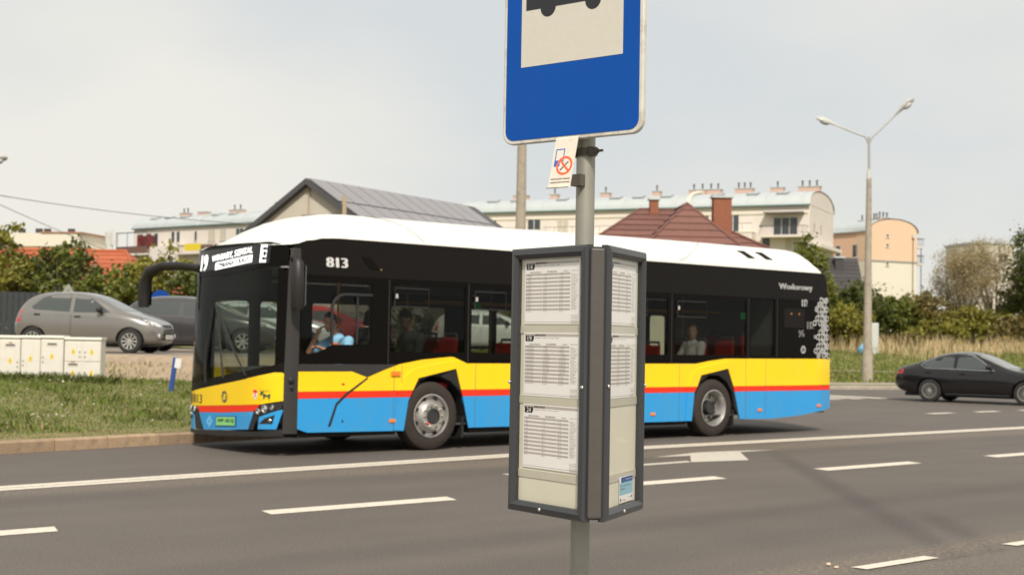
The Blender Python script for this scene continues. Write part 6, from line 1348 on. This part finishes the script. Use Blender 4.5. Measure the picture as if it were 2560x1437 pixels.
m = MB(); m.box(0, L3, 0, 8, -2, 17.1); m.build('wall', PLB, hE3); m = MB(); m.prism([(-.2, -.3, 17.1), (-.2, 4, 18.4), (-.2, 4, 18.6), (-.2, -.3, 17.3)], (L3+.3, 0, 0)); m.build('roof', mat('roof_teal', (.36, .42, .41), .5), hE3)
# F: dark steep roof
pF = V(25.3, 110); hF = empty('detached_house', (pF.x, pF.y, 1.62), math.atan2(r0.y, r0.x)+R(4), 'house with a steep dark tiled roof left of the lamp post', 'house', 'houses beyond the road')
hF.scale = (1.375, 1.375, 1.375)
TD = mat('dark_roof_tile', (.050, .044, .044), .6, var=.1, objr=.15)
m = MB(); m.prism([(.0, .4, -1), (2.5, .4, -1), (2.5, .4, 2.7), (2.5, 2.6, 5.0), (2.5, 4.9, 2.7), (2.5, 4.9, -1)], (.0, 0, 0)) if 0 else m.prism([(2.35, .6, -1), (2.35, .6, 2.6), (2.35, 2.6, 5.0), (2.35, 4.6, 2.6), (2.35, 4.6, -1)], (-7.0, 0, 0)); m.build('wall', mat('plaster_white', (.66, .64, .58), .9), hF)
for k in range(12):
    q0, q1 = k/12, (k+1)/12; m = MB(); y0, y1 = .1+2.5*q0, .1+2.5*q1; z0, z1 = 2.3+2.85*q0, 2.3+2.85*q1
    m.prism([(-5, y0, z0+.05), (2.45-.22*(1-q0)+.02, y0, z0+.05), (2.45-.22*(1-q1)+.02, y1, z1), (-5, y1, z1)], (0, 0, -.06)); m.build('tile_course', TD, hF)
m = MB(); m.prism([(-5, 2.6, 5.15), (2.47, 2.6, 5.15), (2.47, 5.1, 2.3), (-5, 5.1, 2.3)], (0, .02, .08)); m.build('rear_slope', TD, hF); chim(hF, .9, 1.9, 4.6, .5, .4, .55, TD, 0)
# G: orange roof at the left
pG = V(-25.2, 75); hG = empty('detached_house', (pG.x, pG.y, 1.6), math.atan2(r0.y, r0.x)-R(6), 'house with an orange tiled hip roof behind the left trees', 'house', 'houses beyond the road'); TO = mat('orange_roof_tile', (.40, .105, .045), .8, var=.1, vscale=2, objr=.08)
m = MB(); m.box(-5, 4.4, .5, 7, -1, 2.6); m.build('wall', PLB, hG); hDs = hD
def hip2(par, q, mt, n):
    a, b, c, d = [Vector(p) for p in q]; nn = (b-a).cross(d-a).normalized(); nn = nn if nn.z > 0 else -nn
    for k in range(n):
        u0, u1 = k/n, min(1, (k+1)/n+.01); m = MB(); q_ = [a.lerp(d, u0), b.lerp(c, u0), b.lerp(c, u1), a.lerp(d, u1)]; m.prism([q_[0]+nn*.05, q_[1]+nn*.05, q_[2]+nn*.01, q_[3]+nn*.01], -nn*.05); m.build('tile_course', mt, par)
hip2(hG, [(-6, -.5, 2.3), (5.6, -.5, 2.3), (3.0, 3.4, 4.55), (-6, 3.4, 4.55)], TO, 9); hip2(hG, [(5.6, -.5, 2.3), (5.6, 7.4, 2.3), (3.0, 3.4, 4.55), (3.0, 3.4, 4.55)], TO, 9); hip2(hG, [(5.6, 7.4, 2.3), (-6, 7.4, 2.3), (-6, 3.4, 4.55), (3.0, 3.4, 4.55)], TO, 4)
for q in ([(-6, 3.4, 4.6), (3.0, 3.4, 4.6)], [(3.0, 3.4, 4.6), (5.6, -.5, 2.35)]): m = MB(); m.tube(q, .09, 6); m.build('ridge_tiles', TO, hG)
# H: far flats at the left edge, J: pale block behind the right trees
hH, LH = house('apartment_block', 'far cream and orange flat-roofed block at the left edge', V(-108, 262), V(-81, 258), 0); m = MB(); m.box(0, LH, 0, 12, 17.6, 20.1); m.box(0, LH*.86, .01, 12, -2, 17.6) if 0 else None; m.build('top_storey', PLB, hH)
m = MB(); m.box(.2, LH-.3, .1, 11.9, -2, 17.55); m.build('wall', mat('plaster_orange', (.46, .22, .10), .9, var=.1, vscale=.3), hH); m = MB(); m.box(LH*.72, LH+.4, -.2, 12.2, 20.1, 20.35); m.build('flat_roof', mat('roof_rust', (.42, .20, .11), .8), hH)
for x in (9.0, 14.5, 19.0, 23.4): win(hH, x, 15.9, 1.8, 1.2, 0.1, PANE, 2)
for x in (14, 17.5, 19.2, 24): m = MB(); m.box(x, x+1.0, 2, 3, 20.1, 21.1); m.build('roof_unit', DRK, hH)
m = MB(); m.box(LH+.5, LH+16, 2, 12, -2, 16.2); m.build('low_wing', MATS['plaster_cream'], hH)
tw = empty('antenna_mast', V(-66.9, 230, 0), 0, 'white roof antenna mast far behind the orange roof', 'mast'); m = MB(); m.tube([(0, 0, 0), (0, 0, 18.8)], .35, 8); m.build('mast', FRW, tw)
for dx in (-.9, .9, 0): m = MB(); m.box(dx-.22, dx+.22, -.5, -.2, 16.2, 18.4); m.build('antenna_panel', FRW, tw)
hJ, LJ = house('apartment_block', 'pale block hidden behind the half bare trees', V(73.5, 220), V(80.5, 221), 0); m = MB(); m.box(0, LJ, 0, 10, -2, 18.2); m.build('wall', PLB, hJ); m = MB(); m.box(-.2, LJ+.2, -.2, 10.2, 18.2, 18.5); m.build('flat_roof', ZR, hJ)
for x in (1.0, 4.2): win(hJ, x, 15.3, 1.5, 1.4, 0, PANE, 2)
# ================================================================ people in the bus
SKIN = mat('skin', (.46, .235, .15), .55, var=.06, vscale=20); HAIRD = mat('hair_dark', (.030, .020, .014), .7, var=.2, vscale=40); HAIRB = mat('hair_blond', (.34, .21, .09), .7, var=.25, vscale=40)
def blob(name, chains, voxel, mt, parent, extra=None, ns=2):
    """one continuous skin over tapered limbs: chains of (point, radius)"""
    m = MB()
    for ch in chains:
        for p, r_ in ch: m.ball(p, r_, 8)
        for (p, a), (q, b) in zip(ch, ch[1:]):
            if (Vector(p)-Vector(q)).length > 1e-4: m.tube([p, q], [a, b], 12)
    if extra: extra(m)
    o = m.build(name, mt, None); rm = o.modifiers.new('r', 'REMESH'); rm.mode = 'VOXEL'; rm.voxel_size = voxel
    sm = o.modifiers.new('s', 'SMOOTH'); sm.factor = .5; sm.iterations = ns
    dg = bpy.context.evaluated_depsgraph_get(); me = bpy.data.meshes.new_from_object(o.evaluated_get(dg)); o.modifiers.clear(); o.data = me; me.shade_smooth(); o.parent = parent
    return o
def person(label, J, face, shirt, trousers, hair, sleeve=.5, longhair=False, skin=SKIN):
    """J: joints in bus coordinates; face: direction of the gaze"""
    root = empty('person', Vector((BX, BY, 0))+Vector(J['hip'])*Vector((1, 1, 0)) if 0 else (BX, BY, 0), 0, label, 'person', 'people in the bus')
    v = {k: Vector(p) for k, p in J.items()}; f = Vector(face).normalized(); up = Vector((0, 0, 1)); up = (up-f*up.dot(f)).normalized(); sd = f.cross(up)
    H = v['head']; nk = v['neck']
    def head(m):
        M_ = Matrix.Translation(H) @ Matrix((f, sd, up)).transposed().to_4x4()
        m.ball((0, 0, .02), .098, 10, 0, M_, (.98, .79, 1.12)); m.ball((.03, 0, -.055), .068, 8, 0, M_, (1, .80, 1.0)); m.ball((.094, 0, -.012), .017, 6, 0, M_, (1.2, .75, 1.3)); m.ball((.075, 0, -.062), .022, 6, 0, M_, (.8, 1.3, .6)); m.ball((.06, 0, -.10), .028, 6, 0, M_)
        for s_ in (1, -1): m.ball((-.005, s_*.080, .0), .026, 6, 0, M_, (.8, .35, 1.2))
        for h_ in ('hand_n', 'hand_f'):
            p = v[h_]; e_ = v['elbow_'+h_[-1]]; d = (p-e_).normalized(); s2 = d.cross(Vector((0, 0, 1))).normalized(); dn = d.cross(s2)
            m.ball(p+d*.04, .040, 8, 0, None, (1, 1, .7))
            for k in range(4): b0 = p+d*.075+s2*(k-1.5)*.019; ln = (.062, .074, .070, .052)[k]; b1 = b0+d*ln*.55+dn*.012; b2 = b1+d*ln*.35+dn*.035; m.tube([b0-d*.03, b0, b1, b2], [.0105, .010, .009, .008], 6); m.ball(b2, .008, 5)
            t0 = p+d*.02+s2*.036; m.tube([t0, t0+d*.03+s2*.022, t0+d*.06+s2*.020], [.013, .011, .009], 6)
    spine = [(v['hip'], .135), (v['hip'].lerp(v['chest'], .5), .125), (v['chest'], .145), (v['chest'].lerp(nk, .62), .10), (nk, .055), (nk.lerp(H, .6), .052)]
    ch = [spine]
    for s_ in 'nf':
        sh, el, ha = v['sh_'+s_], v['elbow_'+s_], v['hand_'+s_]
        ch += [[(v['chest'].lerp(sh, .4)+Vector((0, 0, .03)), .09), (sh, .066), (sh.lerp(el, .5), .050), (el, .040), (el.lerp(ha, .4), .040), (ha, .027), (ha+(ha-el).normalized()*.03, .030)], [(v['hip_'+s_], .10), (v['knee_'+s_], .062), (v['knee_'+s_].lerp(v['foot_'+s_], .35), .058), (v['foot_'+s_], .038), (v['foot_'+s_]+Vector(J.get('toe', (-.16, 0, -.03))), .035)]]
    blob('body', ch, .013, skin, root, head)
    G = .014; cs = [[(p, r_+G) for p, r_ in spine[:4]]+[(nk.lerp(v['chest'], .15), .068)]]
    for s_ in 'nf':
        sh, el, ha = v['sh_'+s_], v['elbow_'+s_], v['hand_'+s_]
        arm = [(v['chest'].lerp(sh, .4)+Vector((0, 0, .03)), .09+G), (sh, .066+G), (sh.lerp(el, .5), .054+G)]
        if sleeve >= .5: arm += [(sh.lerp(el, min(1, sleeve*1.5)), .046+G*1.4)]
        if sleeve >= 1: arm += [(el, .042+G), (el.lerp(ha, .85), .033+G)]
        cs.append(arm)
    blob('shirt', cs, .015, shirt, root, None, 3)
    ct = []
    for s_ in 'nf': ct.append([(v['hip'].lerp(v['hip_'+s_], .6), .13), (v['hip_'+s_], .10+G), (v['knee_'+s_], .064+G), (v['foot_'+s_]+Vector((0, 0, .05)), .048+G)])
    blob('trousers', ct, .018, trousers, root)
    M_ = Matrix.Translation(H) @ Matrix((f, sd, up)).transposed().to_4x4()
    def cap(m):
        m.ball((-.014, 0, .042), .099, 10, 0, M_, (1.0, .84, 1.06)); m.ball((-.035, 0, .0), .085, 8, 0, M_, (.9, .93, 1.0))
        if longhair: m.ball((-.045, 0, -.03), .09, 8, 0, M_, (.85, 1.05, 1.1))
    hr_ = blob('hair', [], .011, hair, root, cap)
    cutp = M_ @ Vector((.055, 0, .05))
    bm = bmesh.new(); bm.from_mesh(hr_.data); Mi = M_.inverted()
    dele = [q for q in bm.verts if (lambda c: c.x > .045 and c.z < .075 or (c.z < -.035 and not longhair) or (c.x > .02 and c.z < .03))(Mi @ q.co)]
    bmesh.ops.delete(bm, geom=dele, context='VERTS'); bm.to_mesh(hr_.data); bm.free()
    for s_ in (1, -1):
        m = MB(); m.ball((.082, s_*.032, .012), .010, 6, 0, M_, (.5, 1.2, .7)); m.build('eye', HAIRD, root); m = MB(); m.tube([M_ @ Vector((.088, s_*.016, .034)), M_ @ Vector((.080, s_*.050, .034))], .004, 5); m.build('eyebrow', hair, root)
    m = MB(); m.tube([M_ @ Vector((.089, -.022, -.062)), M_ @ Vector((.097, 0, -.060)), M_ @ Vector((.089, .022, -.062))], .0045, 5); m.build('mouth', mat('lips', (.36, .12, .10), .5), root)
    return root
SHB = mat('shirt_light_blue', (.28, .56, .82), .8, var=.08, vscale=12); TRD = mat('trousers_dark', (.03, .032, .045), .8); SHK = mat('shirt_dark_check', (.075, .075, .080), .85, var=.4, vscale=28); SHW = mat('blouse_pale', (.78, .74, .78), .85, var=.3, vscale=26); JEAN = mat('jeans_blue', (.06, .10, .18), .85)
person('driver in a light blue shirt resting his chin on his hand', dict(hip=(1.64, .62, 1.00), chest=(1.56, .62, 1.36), neck=(1.47, .62, 1.60), head=(1.37, .60, 1.755), sh_n=(1.55, .42, 1.50), sh_f=(1.55, .82, 1.50), elbow_n=(1.47, .34, 1.27), hand_n=(1.13, .44, 1.40), elbow_f=(1.16, .80, 1.34), hand_f=(1.21, .66, 1.60), hip_n=(1.56, .52, .98), hip_f=(1.56, .72, .98), knee_n=(1.14, .50, .98), knee_f=(1.14, .74, .98), foot_n=(1.02, .50, .46), foot_f=(1.02, .74, .46)), (-1, -.12, -.22), SHB, TRD, HAIRD, .5)
person('passenger in a dark checked shirt looking down behind the driver', dict(hip=(2.68, .46, 1.05), chest=(2.66, .46, 1.42), neck=(2.62, .46, 1.67), head=(2.54, .46, 1.82), sh_n=(2.67, .27, 1.56), sh_f=(2.67, .65, 1.56), elbow_n=(2.58, .22, 1.28), hand_n=(2.34, .36, 1.30), elbow_f=(2.55, .70, 1.28), hand_f=(2.34, .54, 1.32), hip_n=(2.62, .36, 1.03), hip_f=(2.62, .56, 1.03), knee_n=(2.22, .36, 1.03), knee_f=(2.22, .56, 1.03), foot_n=(2.16, .36, .56), foot_f=(2.16, .56, .56)), (-1, -.10, -.62), SHK, TRD, HAIRD, 1)
person('seated passenger with short blond hair in a pale blouse near the rear wheel', dict(hip=(8.58, .44, 1.04), chest=(8.56, .44, 1.38), neck=(8.55, .44, 1.60), head=(8.52, .43, 1.745), sh_n=(8.57, .26, 1.52), sh_f=(8.57, .61, 1.52), elbow_n=(8.46, .20, 1.25), hand_n=(8.24, .34, 1.20), elbow_f=(8.44, .68, 1.25), hand_f=(8.22, .50, 1.20), hip_n=(8.52, .34, 1.02), hip_f=(8.52, .54, 1.02), knee_n=(8.12, .34, 1.02), knee_f=(8.12, .54, 1.02), foot_n=(8.06, .34, .56), foot_f=(8.06, .54, .56)), (-.75, -.65, -.05), SHW, JEAN, HAIRB, 1, True, mat('skin_light', (.68, .42, .30), .55))
rd = empty('handheld_radio', (BX+1.20, BY+.22, 1.36), 0, 'small orange device on the ledge under the driver window', 'device')
m = MB(); m.box(-.045, .045, -.03, .03, -.04, .12); m.build('case', mat('device_orange', (.75, .16, .03), .5), rd, bevel=.012); m = MB(); m.lathe([(.028, 0), (.028, .006), (.0001, .008)], 14, 0, Matrix.Translation((0, -.030, .02)) @ Matrix.Rotation(R(90), 4, 'X')); m.build('dial', CBLK, rd)
# litter by the edge line
for i, (s_, t_, z) in enumerate(((8.11, 6.00, .016), (8.08, 5.91, .010))):
    m = MB(); m.ball((0, 0, 0), .016-.004*i, 7, sc=(1.2+.8*i, 1, .7))
    m.v = [(x*(1+.25*math.sin(y*90+z_*70)), y*(1+.2*math.sin(x*80)), z_) for x, y, z_ in m.v]
    o = m.build('litter', mat('litter_paper', (.62, .52, .36), .8, var=.2, vscale=30)); o.location = (s_, t_, z)
    tag(o, ('larger crumpled scrap of pale paper by the edge dashes', 'smaller flattened scrap of pale paper by the edge dashes')[i], 'litter', 'scraps of paper by the edge line')
